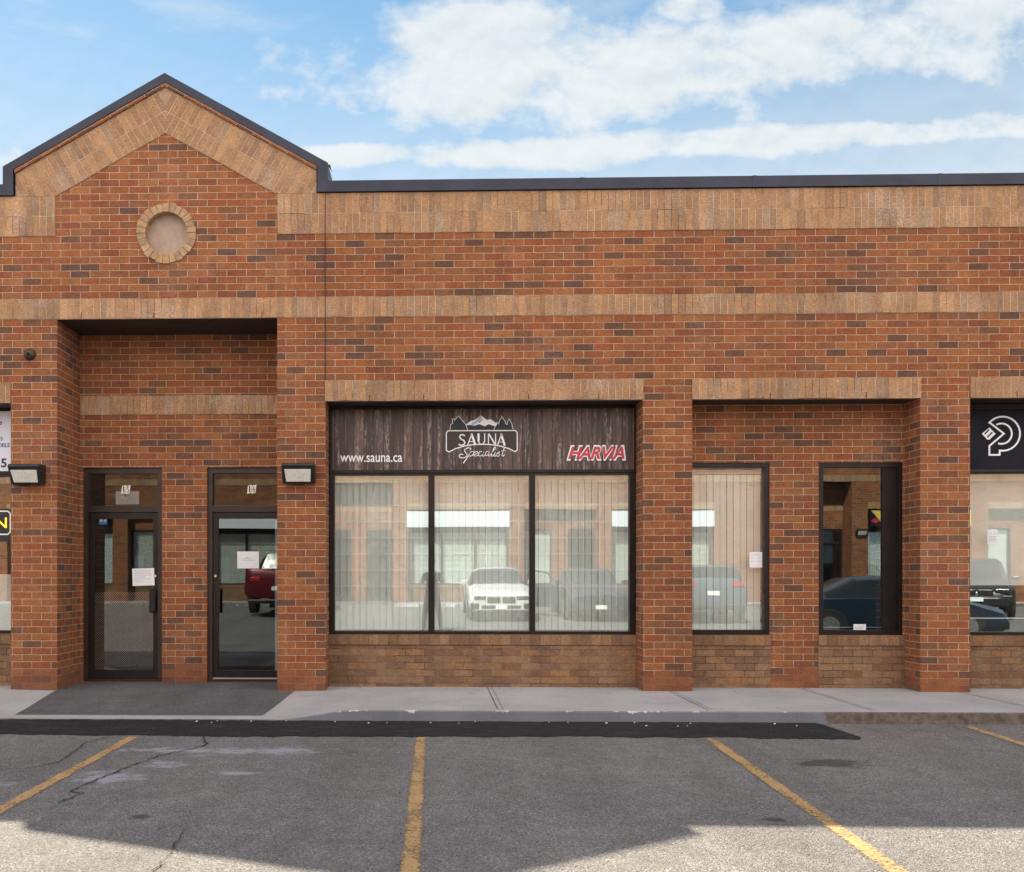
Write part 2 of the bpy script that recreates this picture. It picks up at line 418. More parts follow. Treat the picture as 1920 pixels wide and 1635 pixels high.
def paint_line_mat():
    m, k, out = new_mat('worn_yellow_paint')
    tc = k.node('ShaderNodeTexCoord').outputs['Object']
    uv = k.node('ShaderNodeTexCoord').outputs['UV']
    w = k.noise(tc, 42, 5, .7); w2 = k.noise(tc, 3.2, 3, .6)
    u = k.xyz(uv)[0]
    edge = k.m('ABSOLUTE', k.m('SUBTRACT', u, .5))
    mask = k.mr(k.m('ADD', k.m('ADD', w, k.m('MULTIPLY', w2, .55)), k.m('MULTIPLY', k.m('POWER', k.m('MULTIPLY', edge, 2.0), 4.0), .26)), .76, .97)
    yel = k.mix(k.mr(k.noise(tc, 60, 3), .3, .7), (.37, .225, .085), (.46, .30, .145))
    b = k.node('ShaderNodeBsdfPrincipled'); k.put(b.inputs['Base Color'], yel); b.inputs['Roughness'].default_value = .75
    t = k.node('ShaderNodeBsdfTransparent')
    mx = k.node('ShaderNodeMixShader'); k.put(mx.inputs[0], k.m('MULTIPLY', mask, .9)); k.l.new(b.outputs[0], mx.inputs[1]); k.l.new(t.outputs[0], mx.inputs[2])
    k.l.new(mx.outputs[0], out.inputs[0]); return m


M['line'] = paint_line_mat()


def car_paint(name, c, metal=.2):
    m, k, out = new_mat(name)
    tc = k.node('ShaderNodeTexCoord').outputs['Object']
    principled(k, out, k.mix(k.mr(k.noise(tc, 2, 3), .3, .7), tuple(v * .94 for v in c), c), .35, metal, None, 0, .4, .35)
    return m


# ------------------------------------------------------------------ mesh helpers
class MB:
    """collects faces (with UVs in metres) and links them as one mesh object"""
    def __init__(s): s.v = []; s.f = []; s.mi = []; s.uv = []

    def face(s, pts, mi=0, uv=None):
        i = len(s.v); s.v += [tuple(p) for p in pts]; s.f.append(list(range(i, i + len(pts)))); s.mi.append(mi); s.uv.append(uv); return s

    def box(s, x0, x1, y0, y1, z0, z1, mi=0):
        a = [(x0, y0, z0), (x1, y0, z0), (x1, y1, z0), (x0, y1, z0), (x0, y0, z1), (x1, y0, z1), (x1, y1, z1), (x0, y1, z1)]
        for q in ((0, 1, 5, 4), (1, 2, 6, 5), (2, 3, 7, 6), (3, 0, 4, 7), (4, 5, 6, 7), (3, 2, 1, 0)): s.face([a[j] for j in q], mi)
        return s

    def prism_y(s, poly, y0, y1, mi=0, uvf=None):
        """poly in (x,z), counter-clockwise seen from -y"""
        n = len(poly)
        s.face([(p[0], y0, p[1]) for p in poly], mi, [uvf(*p) for p in poly] if uvf else None)
        s.face([(p[0], y1, p[1]) for p in reversed(poly)], mi, [uvf(*p) for p in reversed(poly)] if uvf else None)
        for i in range(n):
            a, b = poly[i], poly[(i + 1) % n]
            s.face([(a[0], y0, a[1]), (a[0], y1, a[1]), (b[0], y1, b[1]), (b[0], y0, b[1])], mi)
        return s

    def prism_x(s, poly, x0, x1, mi=0):
        """poly in (y,z)"""
        n = len(poly)
        s.face([(x0, p[0], p[1]) for p in reversed(poly)], mi); s.face([(x1, p[0], p[1]) for p in poly], mi)
        for i in range(n):
            a, b = poly[i], poly[(i + 1) % n]
            s.face([(x0, a[0], a[1]), (x0, b[0], b[1]), (x1, b[0], b[1]), (x1, a[0], a[1])], mi)
        return s

    def tube(s, pts, r, n=8, mi=0):
        rings = []
        for i, p in enumerate(pts):
            p = Vector(p); d = (Vector(pts[min(i + 1, len(pts) - 1)]) - Vector(pts[max(i - 1, 0)])).normalized()
            a = d.orthogonal().normalized() if i == 0 else (rings_a - d * rings_a.dot(d)).normalized()
            rings_a = a; b = d.cross(a); rr = r[i] if isinstance(r, (list, tuple)) else r
            rings.append([p + (a * math.cos(2 * math.pi * j / n) + b * math.sin(2 * math.pi * j / n)) * rr for j in range(n)])
        for i in range(len(rings) - 1):
            for j in range(n):
                s.face([rings[i][j], rings[i][(j + 1) % n], rings[i + 1][(j + 1) % n], rings[i + 1][j]], mi)
        s.face(list(reversed(rings[0])), mi); s.face(rings[-1], mi)
        return s

    def ribbon(s, pts, w, y0, y1, closed=False, mi=0):
        """a stroke of width w (or per-point widths) in the x-z plane, with thickness y0..y1"""
        n = len(pts); L = []; Rr = []
        for i in range(n):
            if closed: a, b = pts[i - 1], pts[(i + 1) % n]
            else: a, b = pts[max(i - 1, 0)], pts[min(i + 1, n - 1)]
            p = pts[i]
            d1 = Vector((p[0] - a[0], p[1] - a[1])); d2 = Vector((b[0] - p[0], b[1] - p[1]))
            if d1.length < 1e-9: d1 = d2
            if d2.length < 1e-9: d2 = d1
            d1.normalize(); d2.normalize(); t = (d1 + d2)
            t = t.normalized() if t.length > 1e-6 else d1
            nrm = Vector((-t.y, t.x)); cs = max(.45, t.dot(d1)); ww = (w[i] if isinstance(w, (list, tuple)) else w) / 2 / cs
            L.append((p[0] + nrm.x * ww, p[1] + nrm.y * ww)); Rr.append((p[0] - nrm.x * ww, p[1] - nrm.y * ww))
        for i in range(n if closed else n - 1):
            j = (i + 1) % n
            s.prism_y([Rr[i], Rr[j], L[j], L[i]], y0, y1, mi)
        return s

    def build(s, name, mats, parent=None, org=(0, 0, 0), xf=None, vmap=None, smooth=False, weld=False, bevel=0):
        mesh = bpy.data.meshes.new(name)
        vs = [xf(*p) if xf else p for p in s.v]
        flip = xf is not None and getattr(xf, '__name__', '') == 'mirror'
        mesh.from_pydata([(p[0] - org[0], p[1] - org[1], p[2] - org[2]) for p in vs], [], [list(reversed(f)) if flip else f for f in s.f])
        for m in (mats if isinstance(mats, (list, tuple)) else [mats]): mesh.materials.append(m)
        ul = mesh.uv_layers.new(name='UVMap')
        for fi, poly in enumerate(mesh.polygons):
            poly.material_index = s.mi[fi]; poly.use_smooth = smooth
            f = s.f[fi]; P = [Vector(s.v[j]) for j in f]
            if s.uv[fi]: uv = list(s.uv[fi])
            else:
                n = Vector((0, 0, 0))
                for a in range(len(P)):
                    p, q = P[a], P[(a + 1) % len(P)]
                    n += Vector(((p.y - q.y) * (p.z + q.z), (p.z - q.z) * (p.x + q.x), (p.x - q.x) * (p.y + q.y)))
                ax, ay, az_ = abs(n.x), abs(n.y), abs(n.z)
                c = sum((p.z for p in P)) / len(P)
                zo = vmap(c) if vmap else 0
                if ay >= ax and ay >= az_: uv = [(p.x + 1.265, p.z - zo) for p in P]
                elif ax >= az_: uv = [(p.y, p.z - zo) for p in P]
                else: uv = [(p.x + 1.265, p.y) for p in P]
            if flip: uv.reverse()
            for li, c in zip(poly.loop_indices, uv): ul.data[li].uv = c
        o = bpy.data.objects.new(name, mesh); COL.objects.link(o)
        if parent is not None: o.parent = parent
        if weld or bevel or smooth:
            import bmesh
            bm = bmesh.new(); bm.from_mesh(mesh); bmesh.ops.remove_doubles(bm, verts=bm.verts, dist=.0004); bm.to_mesh(mesh); bm.free()
        if bevel:
            md = o.modifiers.new('bevel', 'BEVEL'); md.width = bevel; md.segments = 2; md.limit_method = 'ANGLE'; md.angle_limit = R(40)
        return o


def tag(o, label=None, cat=None, group=None, kind=None):
    if label: o['label'] = label
    if cat: o['category'] = cat
    if group: o['group'] = group
    if kind: o['kind'] = kind
    return o


def empty(name, loc=(0, 0, 0), rz=0.0):
    o = bpy.data.objects.new(name, None); COL.objects.link(o); o.location = loc; o.rotation_euler = (0, 0, rz); o.empty_display_size = .2
    return o


def text_mb(s, x0, x1, z0, z1, y, depth=.003, shear=0.0, off=0.0, spacing=1.0, mi=0, keep=None, mb=None, sz=False):
    """lettering fitted into the rectangle x0..x1, z0..z1 on the plane y"""
    cu = bpy.data.curves.new('text', 'FONT'); cu.body = s; cu.size = 1; cu.shear = shear; cu.offset = off; cu.space_character = spacing
    cu.resolution_u = 4; cu.fill_mode = 'BOTH'
    o = bpy.data.objects.new('text', cu); COL.objects.link(o)
    bpy.context.view_layer.update()
    me = bpy.data.meshes.new_from_object(o.evaluated_get(bpy.context.evaluated_depsgraph_get()))
    bpy.data.objects.remove(o); bpy.data.curves.remove(cu)
    xs = [v.co.x for v in me.vertices]; ys = [v.co.y for v in me.vertices]
    a0, a1, b0, b1 = keep or (min(xs), max(xs), min(ys), max(ys))
    mb = mb or MB()
    fx = lambda p: (x0 + (p.x - a0) / (a1 - a0) * (x1 - x0), z0 + (p.y - b0) / (b1 - b0) * (z1 - z0))
    cnt = {}
    for p in me.polygons:
        q = [fx(me.vertices[i].co) for i in p.vertices]
        ar = sum(q[i][0] * q[(i + 1) % len(q)][1] - q[(i + 1) % len(q)][0] * q[i][1] for i in range(len(q)))
        if ar < 0: q.reverse()
        mb.face([(a, y - depth, b) for a, b in q], mi)
        for e in p.edge_keys: cnt[e] = cnt.get(e, 0) + 1
    for e, c in cnt.items():
        if c == 1:
            a = fx(me.vertices[e[0]].co); b = fx(me.vertices[e[1]].co)
            mb.face([(a[0], y - depth, a[1]), (a[0], y, a[1]), (b[0], y, b[1]), (b[0], y - depth, b[1])], mi)
    bpy.data.meshes.remove(me)
    mb.bounds = (a0, a1, b0, b1)
    return mb


# ------------------------------------------------------------------ ground
def ground():
    mb = MB()
    ys = [160, 8, 0, -3, -6, -9]
    ys += [-9 - 1.4 * i for i in range(1, 9)] + [-24, -160]
    zf = lambda y: 0 if y > -9 else min(.40, (-9 - y) * .037)
    xs = [-160, -30, -10, 0, 10, 30, 160]
    for i in range(len(ys) - 1):
        for j in range(len(xs) - 1):
            a, b = ys[i], ys[i + 1]
            mb.face([(xs[j], b, zf(b)), (xs[j + 1], b, zf(b)), (xs[j + 1], a, zf(a)), (xs[j], a, zf(a))])
    tag(mb.build('parking_lot', M['asphalt'], weld=True), 'grey worn asphalt parking lot', kind='structure')


ground()
OPP_Y, OPP_Z, OPP_X = -21.4, .38, .3


def mirror(x, y, z): return (x + OPP_X, OPP_Y - y, z + OPP_Z)


def sm(t): t = max(0, min(1, t)); return t * t * (3 - 2 * t)


def walkway(xf, org, doors, x_lo, x_hi, near):
    """concrete pavement along the facade, dropped at each doorway to an asphalt ramp"""
    nose = -1.50
    spans = []; x = x_lo
    for a, b in doors: spans.append((x, a, 'c')); spans.append((a, b, 'r')); x = b
    spans.append((x, x_hi, 'c'))
    slant = lambda y: .14 * max(0, min(1, -y / 1.3))
    ze = lambda y: .012 + (.12 - .012) * sm((y + 1.5) / 1.95)          # ramp height

    def zc(x, y):
        z = .12
        for a, b in doors:
            d = max(a - x, x - b, 0)
            z = min(z, ze(y) + (.12 - ze(y)) * sm(d / .85))
        return z
    ys = [.72, .345, .1, 0, -.25, -.5, -.75, -1.0, -1.28]
    for a, b, t in spans:
        mb = MB(); n = max(2, int((b - a) / .14))
        if t == 'r':
            for i in range(len(ys) - 1):
                for j in range(16):
                    q = []
                    for jj, yy in ((j, ys[i + 1]), (j + 1, ys[i + 1]), (j + 1, ys[i]), (j, ys[i])):
                        s = slant(yy); xa, xb = a + s * .8, b - s
                        xx = xa + (xb - xa) * jj / 16; q.append((xx, yy, ze(yy)))
                    mb.face(q)
            o = mb.build('ramp', M['asphalt_ramp'], None, org, xf, weld=True); o.location = org
            tag(o, 'grey asphalt ramp up to the doorway' + ('' if near else ' across the lot'), kind='structure')
        else:
            yl = ys[:-1] + [-1.28, -1.42, -1.48, nose] if False else ys + [-1.42, -1.47, nose]
            for i in range(len(yl) - 1):
                for j in range(n):
                    q = []
                    for jj, yy in ((j, yl[i + 1]), (j + 1, yl[i + 1]), (j + 1, yl[i]), (j, yl[i])):
                        s = slant(yy); xa = a - (s if a > x_lo else 0); xb = b + (s * .8 if b < x_hi else 0)
                        xx = xa + (xb - xa) * jj / n
                        r = .006 * max(0, (-1.44 - yy) / .06)
                        q.append((xx, yy, zc(xx, yy) - r * min(1, zc(xx, yy) / .1)))
                    mb.face(q)
            o = mb.build('sidewalk', M['concrete'], None, org, xf, weld=True); o.location = org
            tag(o, 'pale concrete sidewalk along the brick facade', kind='structure')
    # curb face and the flush strip across the ramps
    mb = MB(); n = int((x_hi - x_lo) / .12)
    for j in range(n):
        q = [x_lo + (x_hi - x_lo) * jj / n for jj in (j, j + 1)]
        zt = [zc(v, nose) - .006 * min(1, zc(v, nose) / .1) for v in q]
        mb.face([(q[0], nose - .03, -.06), (q[1], nose - .03, -.06), (q[1], nose - .012, zt[1] - .012), (q[0], nose - .012, zt[0] - .012)])
        mb.face([(q[0], nose - .012, zt[0] - .012), (q[1], nose - .012, zt[1] - .012), (q[1], nose, zt[1]), (q[0], nose, zt[0])])
    o = mb.build('curb', M['curb'], None, org, xf, weld=True); o.location = org
    tag(o, 'grey painted concrete curb with white chipped edge', kind='structure')
    mb = MB()
    for a, b in doors:
        for j in range(16):
            xs = [a - .2 + (b - a + .4) * jj / 16 for jj in (j, j + 1)]
            e = [ze(-1.28) + .003, ze(-1.5) + .004]
            mb.face([(xs[0], -1.5, e[1]), (xs[1], -1.5, e[1]), (xs[1], -1.275, e[0]), (xs[0], -1.275, e[0])])
    o = mb.build('flush_curb', M['concrete'], None, org, xf, weld=True); o.location = org
    tag(o, kind='structure')
    if near:
        mb = MB()
        for xx in (.62, 2.68, 4.28, 5.95, 7.9, -6.5):
            for d, w in ((0, .008), (.055, .005)):
                mb.face([(xx + d, -1.47, .1235), (xx + d + w, -1.47, .1235), (xx + d + w, .34, .1235), (xx + d, .34, .1235)])
        tag(mb.build('sidewalk_joint', M['joint']), kind='structure')


DOORS = [(-4.42, -1.62), (13.42, 16.2)]
walkway(None, (0, 0, 0), DOORS, -20, 23.2, True)
walkway(mirror, (0, OPP_Y, 0), [DOORS[0], (12.0, 14.8)], -20, 23.2, False)


# fresh asphalt along the curb
def fresh_strip():
    rnd = random.Random(3); mb = MB(); n = 300; x0, x1 = -15.0, 3.72
    P = []
    w = 0
    for i in range(n + 1):
        x = x0 + (x1 - x0) * i / n
        w = .55 * w + rnd.uniform(-.030, .030)
        far = -1.530 + rnd.uniform(-.022, .012)
        near = -2.33 + .03 * math.sin(x * 1.1) + w
        P.append(((x - (.02 if i == n else 0), far), (x + .02, near)))
    for i in range(n):
        a, b = P[i], P[i + 1]
        mb.face([(a[1][0], a[1][1], .006), (b[1][0], b[1][1], .006), (b[0][0], b[0][1], .014), (a[0][0], a[0][1], .014)])
        mb.face([(a[1][0], a[1][1] - .006, -.002), (b[1][0], b[1][1] - .006, -.002), (b[1][0], b[1][1], .006), (a[1][0], a[1][1], .006)])
    mb.face([(P[-1][1][0], P[-1][1][1], .006), (3.80, -2.26, .0045), (3.74, -1.6, .008), (P[-1][0][0], P[-1][0][1], .014)])
    tag(mb.build('asphalt_patch', M['asphalt_new'], weld=True), 'black fresh asphalt strip along the curb', kind='structure')
    mb = MB()
    for i in range(22):     # crumbs of the chipped curb paint
        x = rnd.uniform(-2.5, 3.6); y = -1.56 - abs(rnd.gauss(0, .10)); r = rnd.uniform(.003, .010)
        mb.face([(x - r * 1.6, y - r, .0145), (x + r, y - r * .6, .0145), (x + r * 1.4, y + r, .021), (x - r * .4, y + r * 1.1, .019)])
    tag(mb.build('paint_chips', M['white']), 'white crumbs of curb paint on the fresh asphalt', 'debris', kind='stuff')


fresh_strip()


def grit():
    rnd = random.Random(11); mb = MB()
    for i in range(420):
        k_ = rnd.random()
        if k_ < .45: x, y, z = rnd.uniform(3.8, 7.4), -1.55 - abs(rnd.gauss(0, .07)), .001
        elif k_ < .75: x, y, z = rnd.uniform(-6, 7.5), -2.38 - abs(rnd.gauss(0, .35)), .001
        else: x, y, z = rnd.uniform(-1.0, 7), -abs(rnd.gauss(0, .10)) + .28 * (rnd.random() < .5) - .02, .1205
        if z > .1 and (-1.8 < x < -1.25 or 2.39 < x < 2.95 or 5.5 < x < 6.1): continue
        s = rnd.uniform(.003, .009); a = rnd.uniform(0, 3)
        P = [(x + s * rnd.uniform(.7, 1.3) * math.cos(a + q * 1.57), y + s * rnd.uniform(.7, 1.3) * math.sin(a + q * 1.57), z) for q in range(4)]
        t = (x, y, z + s * .9)
        for q in range(4): mb.face([P[q], P[(q + 1) % 4], t], rnd.randrange(2))
    tag(mb.build('grit', [plain('pale_grit', (.30, .28, .25), .9), plain('dark_grit', (.06, .05, .04), .9)]), 'small stones and grit lying along the curb and wall', 'grit', kind='stuff')


grit()


def line(a0, a1, b0, b1, label):
    """parking line: far edge pair, near edge pair"""
    mb = MB(); n = 24
    for i in range(n):
        t, u = i / n, (i + 1) / n
        L = lambda p, q, t: (p[0] + (q[0] - p[0]) * t, p[1] + (q[1] - p[1]) * t, .005)
        mb.face([L(a0, b0, u), L(a1, b1, u), L(a1, b1, t), L(a0, b0, t)], 0, [(0, u), (1, u), (1, t), (0, t)])
    tag(mb.build('parking_line', M['line'], weld=True), label, 'parking line', 'yellow parking lines', 'structure')


line((-2.745, -2.42), (-2.635, -2.42), (-2.70, -8.3), (-2.585, -8.3), 'faded yellow line crossed by a crack')
line((-.176, -2.38), (-.071, -2.38), (-.172, -8.3), (-.062, -8.3), 'yellow line in front of the doorway mullion')
line((2.375, -2.37), (2.487, -2.37), (2.08, -8.3), (2.19, -8.3), 'yellow line below the second brick pillar')
line((5.03, -1.66), (5.145, -1.66), (4.60, -8.0), (4.72, -8.0), 'yellow line at the far right of the lot')


def crack(pts, w, name='pavement_crack'):
    rnd = random.Random(len(pts) * 7 + int(w * 999)); mb = MB(); P = []
    for i in range(len(pts) - 1):
        a, b = Vector(pts[i]), Vector(pts[i + 1]); n = max(2, int((b - a).length / .04))
        for j in range(n):
            p = a.lerp(b, j / n); P.append((p.x + rnd.uniform(-.012, .012), p.y + rnd.uniform(-.014, .014), w * rnd.uniform(.35, 1.3)))
    for i in range(len(P) - 1):
        a, b = P[i], P[i + 1]; t = Vector((b[0] - a[0], b[1] - a[1])).normalized(); nx, ny = -t.y, t.x
        mb.face([(a[0] + nx * a[2], a[1] + ny * a[2], .0075), (a[0] - nx * a[2], a[1] - ny * a[2], .0075), (b[0] - nx * b[2], b[1] - ny * b[2], .0075), (b[0] + nx * b[2], b[1] + ny * b[2], .0075)])
    tag(mb.build(name, M['rubber']), kind='structure')


crack([(-2.08, -2.37), (-1.94, -2.75), (-2.0, -2.95), (-2.20, -3.25), (-2.32, -3.75), (-2.4, -4.2), (-2.42, -4.45), (-2.32, -4.5), (-2.40, -4.8)], .008)
crack([(-2.9, -2.4), (-3.0, -2.72), (-2.95, -3.1), (-2.9, -3.5), (-3.05, -3.75), (-3.4, -3.8), (-4.4, -3.86)], .006)
crack([(-1.42, -5.3), (-1.38, -5.7), (-1.36, -6.3), (-1.2, -7.4)], .004)


# ------------------------------------------------------------------ building
Z1, Z2 = 4.435, 4.67       # soldier course at mid height
Z3, Z4, Z5 = 5.40, 5.635, 5.87


def vmap(z): return 4.67 if z > 4.55 else 3.70 - .0815 * 40


FAR = [('T', -19.10), ('W', -15.96), ('T', -11.74), ('W', -8.60), ('D', -4.402), ('W', -1.265), ('T', 2.948), ('W', 6.08), ('D', 12.02), ('W', 15.17), ('T', 19.39)]


def bays():
    return FAR if not NEAR else [('T', -19.10), ('W', -15.96), ('T', -11.74), ('W', -8.60), ('D', -4.402), ('W', -1.265), ('T', 2.948), ('W', 6.08), ('T', 10.30), ('D', 13.44), ('W', 16.58)]


WID = {'T': 2.574, 'W': 3.652, 'D': 2.578}
XL, XR = -19.8, 23.0
NEAR = True
YB = .345


def grid_solid(bounds, voids, matf):
    """box minus boxes, on a non-uniform grid; only boundary faces"""
    x0, x1, y0, y1, z0, z1 = bounds
    cs = [sorted({bounds[2 * a], bounds[2 * a + 1], *[min(max(v[2 * a + b], bounds[2 * a]), bounds[2 * a + 1]) for v in voids for b in (0, 1)]}) for a in range(3)]
    cs[2] = sorted(set(cs[2]) | {4.55})
    nx, ny, nz = (len(c) - 1 for c in cs)
    mid = [[(c[i] + c[i + 1]) / 2 for i in range(len(c) - 1)] for c in cs]
    solid = [[[not any(v[0] < mid[0][i] < v[1] and v[2] < mid[1][j] < v[3] and v[4] < mid[2][k] < v[5] for v in voids) for k in range(nz)] for j in range(ny)] for i in range(nx)]
    S = lambda i, j, k: 0 <= i < nx and 0 <= j < ny and 0 <= k < nz and solid[i][j][k]
    mb = MB()
    for i in range(nx):
        for j in range(ny):
            for k in range(nz):
                if not solid[i][j][k]: continue
                a, b = cs[0][i], cs[0][i + 1]; c, d = cs[1][j], cs[1][j + 1]; e, f = cs[2][k], cs[2][k + 1]
                if not S(i, j - 1, k): mb.face([(a, c, e), (b, c, e), (b, c, f), (a, c, f)], matf((a + b) / 2, c, (e + f) / 2, 'f'))
                if not S(i, j + 1, k): mb.face([(b, d, e), (a, d, e), (a, d, f), (b, d, f)], matf((a + b) / 2, d, (e + f) / 2, 'b'))
                if not S(i - 1, j, k): mb.face([(a, d, e), (a, c, e), (a, c, f), (a, d, f)], matf(a, (c + d) / 2, (e + f) / 2, 's'))
                if not S(i + 1, j, k): mb.face([(b, c, e), (b, d, e), (b, d, f), (b, c, f)], matf(b, (c + d) / 2, (e + f) / 2, 's'))
                if not S(i, j, k + 1): mb.face([(a, c, f), (b, c, f), (b, d, f), (a, d, f)], matf((a + b) / 2, (c + d) / 2, f, 't'))
                if not S(i, j, k - 1): mb.face([(a, d, e), (b, d, e), (b, c, e), (a, c, e)], matf((a + b) / 2, (c + d) / 2, e, 'u'))
    return mb


def building(xf, near):
    global NEAR
    NEAR = near; GX = [-3.128, 14.73 if near else 13.30]
    org = (0, 0, 0) if near else (OPP_X, OPP_Y, OPP_Z)
    root = empty('brick_building', org)
    tag(root, 'long brown brick unit building with gabled entrance, behind the sidewalk' if near else 'sunlit brick unit building across the lot, mirrored in the windows', 'building')
    B = lambda mb, name, mat, parent=root, **k: mb.build(name, mat, parent, org, xf, **k)

    # --- walls
    v = [(XL - 1, XR + 1, .36, 40, 5.25, 9), (XL + .35, XR - .35, 1.0, 6.6, .115, 3.75)]
    for t, x in bays():
        w = WID[t]
        if t == 'D':
            v.append((x, x + w, -1, .69, -1, Z1 - .005))
            v.append((x + .03, x + 1.022, .5, 1.2, .125, 2.785)); v.append((x + 1.585, x + w - .002, .5, 1.2, .125, 2.785))
        else:
            v.append((x, x + w, -1, YB, -1, 3.467))
            if t == 'W': v.append((x, x + w, .3, 1.2, .745, 3.467))
            else:
                v.append((x + .012, x + 1.004, .3, 1.2, .745, 2.78)); v.append((x + 1.577, x + 2.556, .3, 1.2, .745, 2.78))
    for g in GX: v.append((g + .01 - .30, g + .01 + .30, -1, .12, 5.426 - .30, 5.426 + .30))

    def mf(x, y, z, s):
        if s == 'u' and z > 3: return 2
        if s == 't' and z > 5: return 3
        if y > 1.01 and y < 6.62 and s != 't' or (abs(y - 1.0) < .01 and s == 'b'): return 1
        return 0
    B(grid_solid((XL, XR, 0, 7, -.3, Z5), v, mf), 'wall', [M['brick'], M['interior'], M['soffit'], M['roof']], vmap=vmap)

    # --- soldier courses
    mb = MB().box(XL - .004, XR + .004, -.007, .02, Z1, Z2)
    o = B(mb, 'soldier_band', M['soldier'], vmap=lambda z: Z1 - .2345 * 6)
    xs = [XL - .004]
    for g in GX: xs += [g - 1.293, g + 1.306]
    xs.append(XR + .004)
    for i in range(0, len(xs), 2):
        mb = MB().box(xs[i], xs[i + 1], -.007, .02, Z3, Z5 - .002)
        B(mb, 'soldier_band', M['soldier'], vmap=lambda z: Z3)
    for t, x in bays():
        w = WID[t]
        if t == 'D':
            mb = MB().box(x + .002, x + w - .002, .683, .70, 3.441, 3.6755)
            B(mb, 'soldier_band', M['soldier'], vmap=lambda z: 3.441 - .2345 * 31); continue
        e = 0 if t == 'W' else .004
        mb = MB().box(x - e * 0, x + w + e, -.016, .05, 3.4625, 3.7)
        B(mb, 'lintel', M['soldier'], vmap=lambda z, q=int(abs(x) * 3) % 7: 3.4655 - .2345 * (11 + 2 * q))
        ranges = [(x + .003, x + w - .003)] if t == 'W' else [(x + .003, x + 1.012), (x + 1.57, x + 2.571)]
        for a, b in ranges:
            B(MB().box(a, b, YB - .006, YB + .05, -.2, .621), 'base_wall', M['basebrick'], vmap=lambda z: -.0815 * 3 + .0)
            B(MB().box(a, b, YB - .022, YB + .08, .621, .744), 'sill', M['sillbrick'], vmap=lambda z: .620)
    # weep slots along the lintels, one repeated pattern
    rnd = random.Random(5)
    SL = lambda *a: B(MB().box(*a), 'weep_slot', M['black'])
    for t, x in bays():
        w = WID[t]
        for q in ((.14, .31, .64, .86) if t == 'W' else (.34, .76) if t == 'T' else ()):
            SL(x + w * q, x + w * q + .009, -.0185, -.01, 3.468, 3.53)
        if t == 'D':
            for q in (.11, .44, .95): SL(x + w * (q if q < .9 else .93), x + w * (q if q < .9 else .93) + .009, -.0095, -.003, 4.44, 4.50)
            for q in (.10, .36, .53, .78): SL(x + w * q, x + w * q + .008, .687, .70, 2.79, 2.86)
        if t == 'T':
            for q in (.24, .90): SL(x + w * q, x + w * q + .008, YB - .003, YB + .02, 2.785, 2.84)
    for x in (-1.265,):
        B(MB().box(x - .004, x + .004, -.0095, .01, 3.705, Z5 - .003), 'control_joint', M['joint'])

    # --- gables
    for g in GX:
        k = .56; hw = 1.765; za = 7.165
        zs = za - k * (hw + .0)
        gw = MB().prism_y([(g - hw, Z5), (g + hw, Z5), (g + hw, zs), (g, za), (g - hw, zs)], 0, YB)
        B(gw, 'gable_wall', M['brick'], vmap=vmap)
        c, s_ = math.cos(math.atan(k)), math.sin(math.atan(k))
        zo, zi = za - .045, 6.59         # outer and inner edge of the rake band at the ridge
        for sg in (-1, 1):
            def uvf(x, z, sg=sg):
                dx, dz = (x - g) * sg, z - zi
                return (dx * c - dz * s_, dx * s_ + dz * c)
            mb = MB()
            xi = (zi - Z5) / k; xo = hw - .004
            poly = [(g, zi), (g + sg * xi, Z5), (g + sg * xo, Z5), (g + sg * xo, zo - k * xo), (g, zo)]
            # the shoulder block continues down beside the field, in two standing rows
            if sg < 0: poly.reverse()
            mb.prism_y(poly, -.0075, .02, 0, uvf)
            B(mb, 'rake_band', M['soldier_rake'])
            # fringe of projecting red brick under the coping
            mb = MB(); xo = hw + .0
            poly = [(g, zo - .0), (g + sg * xo, zo - k * xo), (g + sg * xo, zo - k * xo + .062), (g, zo + .062)]
            if sg < 0: poly.reverse()
            mb.prism_y(poly, -.030, .02, 0, uvf)
            B(mb, 'corbel_course', M['brick'])
        # field edge: the beige shoulder blocks stop at the red field
        # medallion
        cx, cz, ro, ri = g + .010, 5.426, .347, .250
        mb = MB(); cf = MB(); N = 40; h = .30
        for i in range(N):
            t0, t1 = 2 * math.pi * i / N, 2 * math.pi * (i + 1) / N
            def sq(t):
                m = max(abs(math.cos(t)), abs(math.sin(t))); return (cx + h * math.cos(t) / m, cz + h * math.sin(t) / m)
            def ci(t, r): return (cx + r * math.cos(t), cz + r * math.sin(t))
            cf.face([(p[0], 0, p[1]) for p in (ci(t0, ri), sq(t0), sq(t1), ci(t1, ri))])
            a, b = ci(t0, ri), ci(t1, ri)
            mb.face([(b[0], 0, b[1]), (b[0], .115, b[1]), (a[0], .115, a[1]), (a[0], 0, a[1])])
        B(mb, 'round_reveal', M['mortar']); B(cf, 'wall_infill', M['brick'], vmap=lambda z: vmap(5.0))
        mb = MB(); n = 26; rnd = random.Random(9)
        for i in range(n):
            g0 = .010; t0, t1 = 2 * math.pi * i / n + g0, 2 * math.pi * (i + 1) / n - g0; r1 = ro + rnd.uniform(-.010, .012)
            q = []
            for r, ts in ((ri - .003, [t0, t1]), (r1, [t1, (t0 + t1) / 2, t0])):
                for t in ts: q.append((cx + r * math.cos(t), cz + r * math.sin(t)))
            q = [q[0], q[4], q[3], q[2], q[1]]
            mb.prism_y(q, -.014 + rnd.uniform(-.004, .004), .08, rnd.randrange(3))
        B(mb, 'round_brick_surround', [M['vous1'], M['vous2'], M['vous3']])
        mb = MB(); pts = [(cx + (ri + .02) * math.cos(2 * math.pi * i / 40), cz + (ri + .02) * math.sin(2 * math.pi * i / 40)) for i in range(40)]
        mb.prism_y(pts, .085, .118); B(mb, 'round_panel', M['stucco'])

    # --- metal copings
    mb = MB(); D0, D1 = -.035, .40
    ends = [XL - .03]
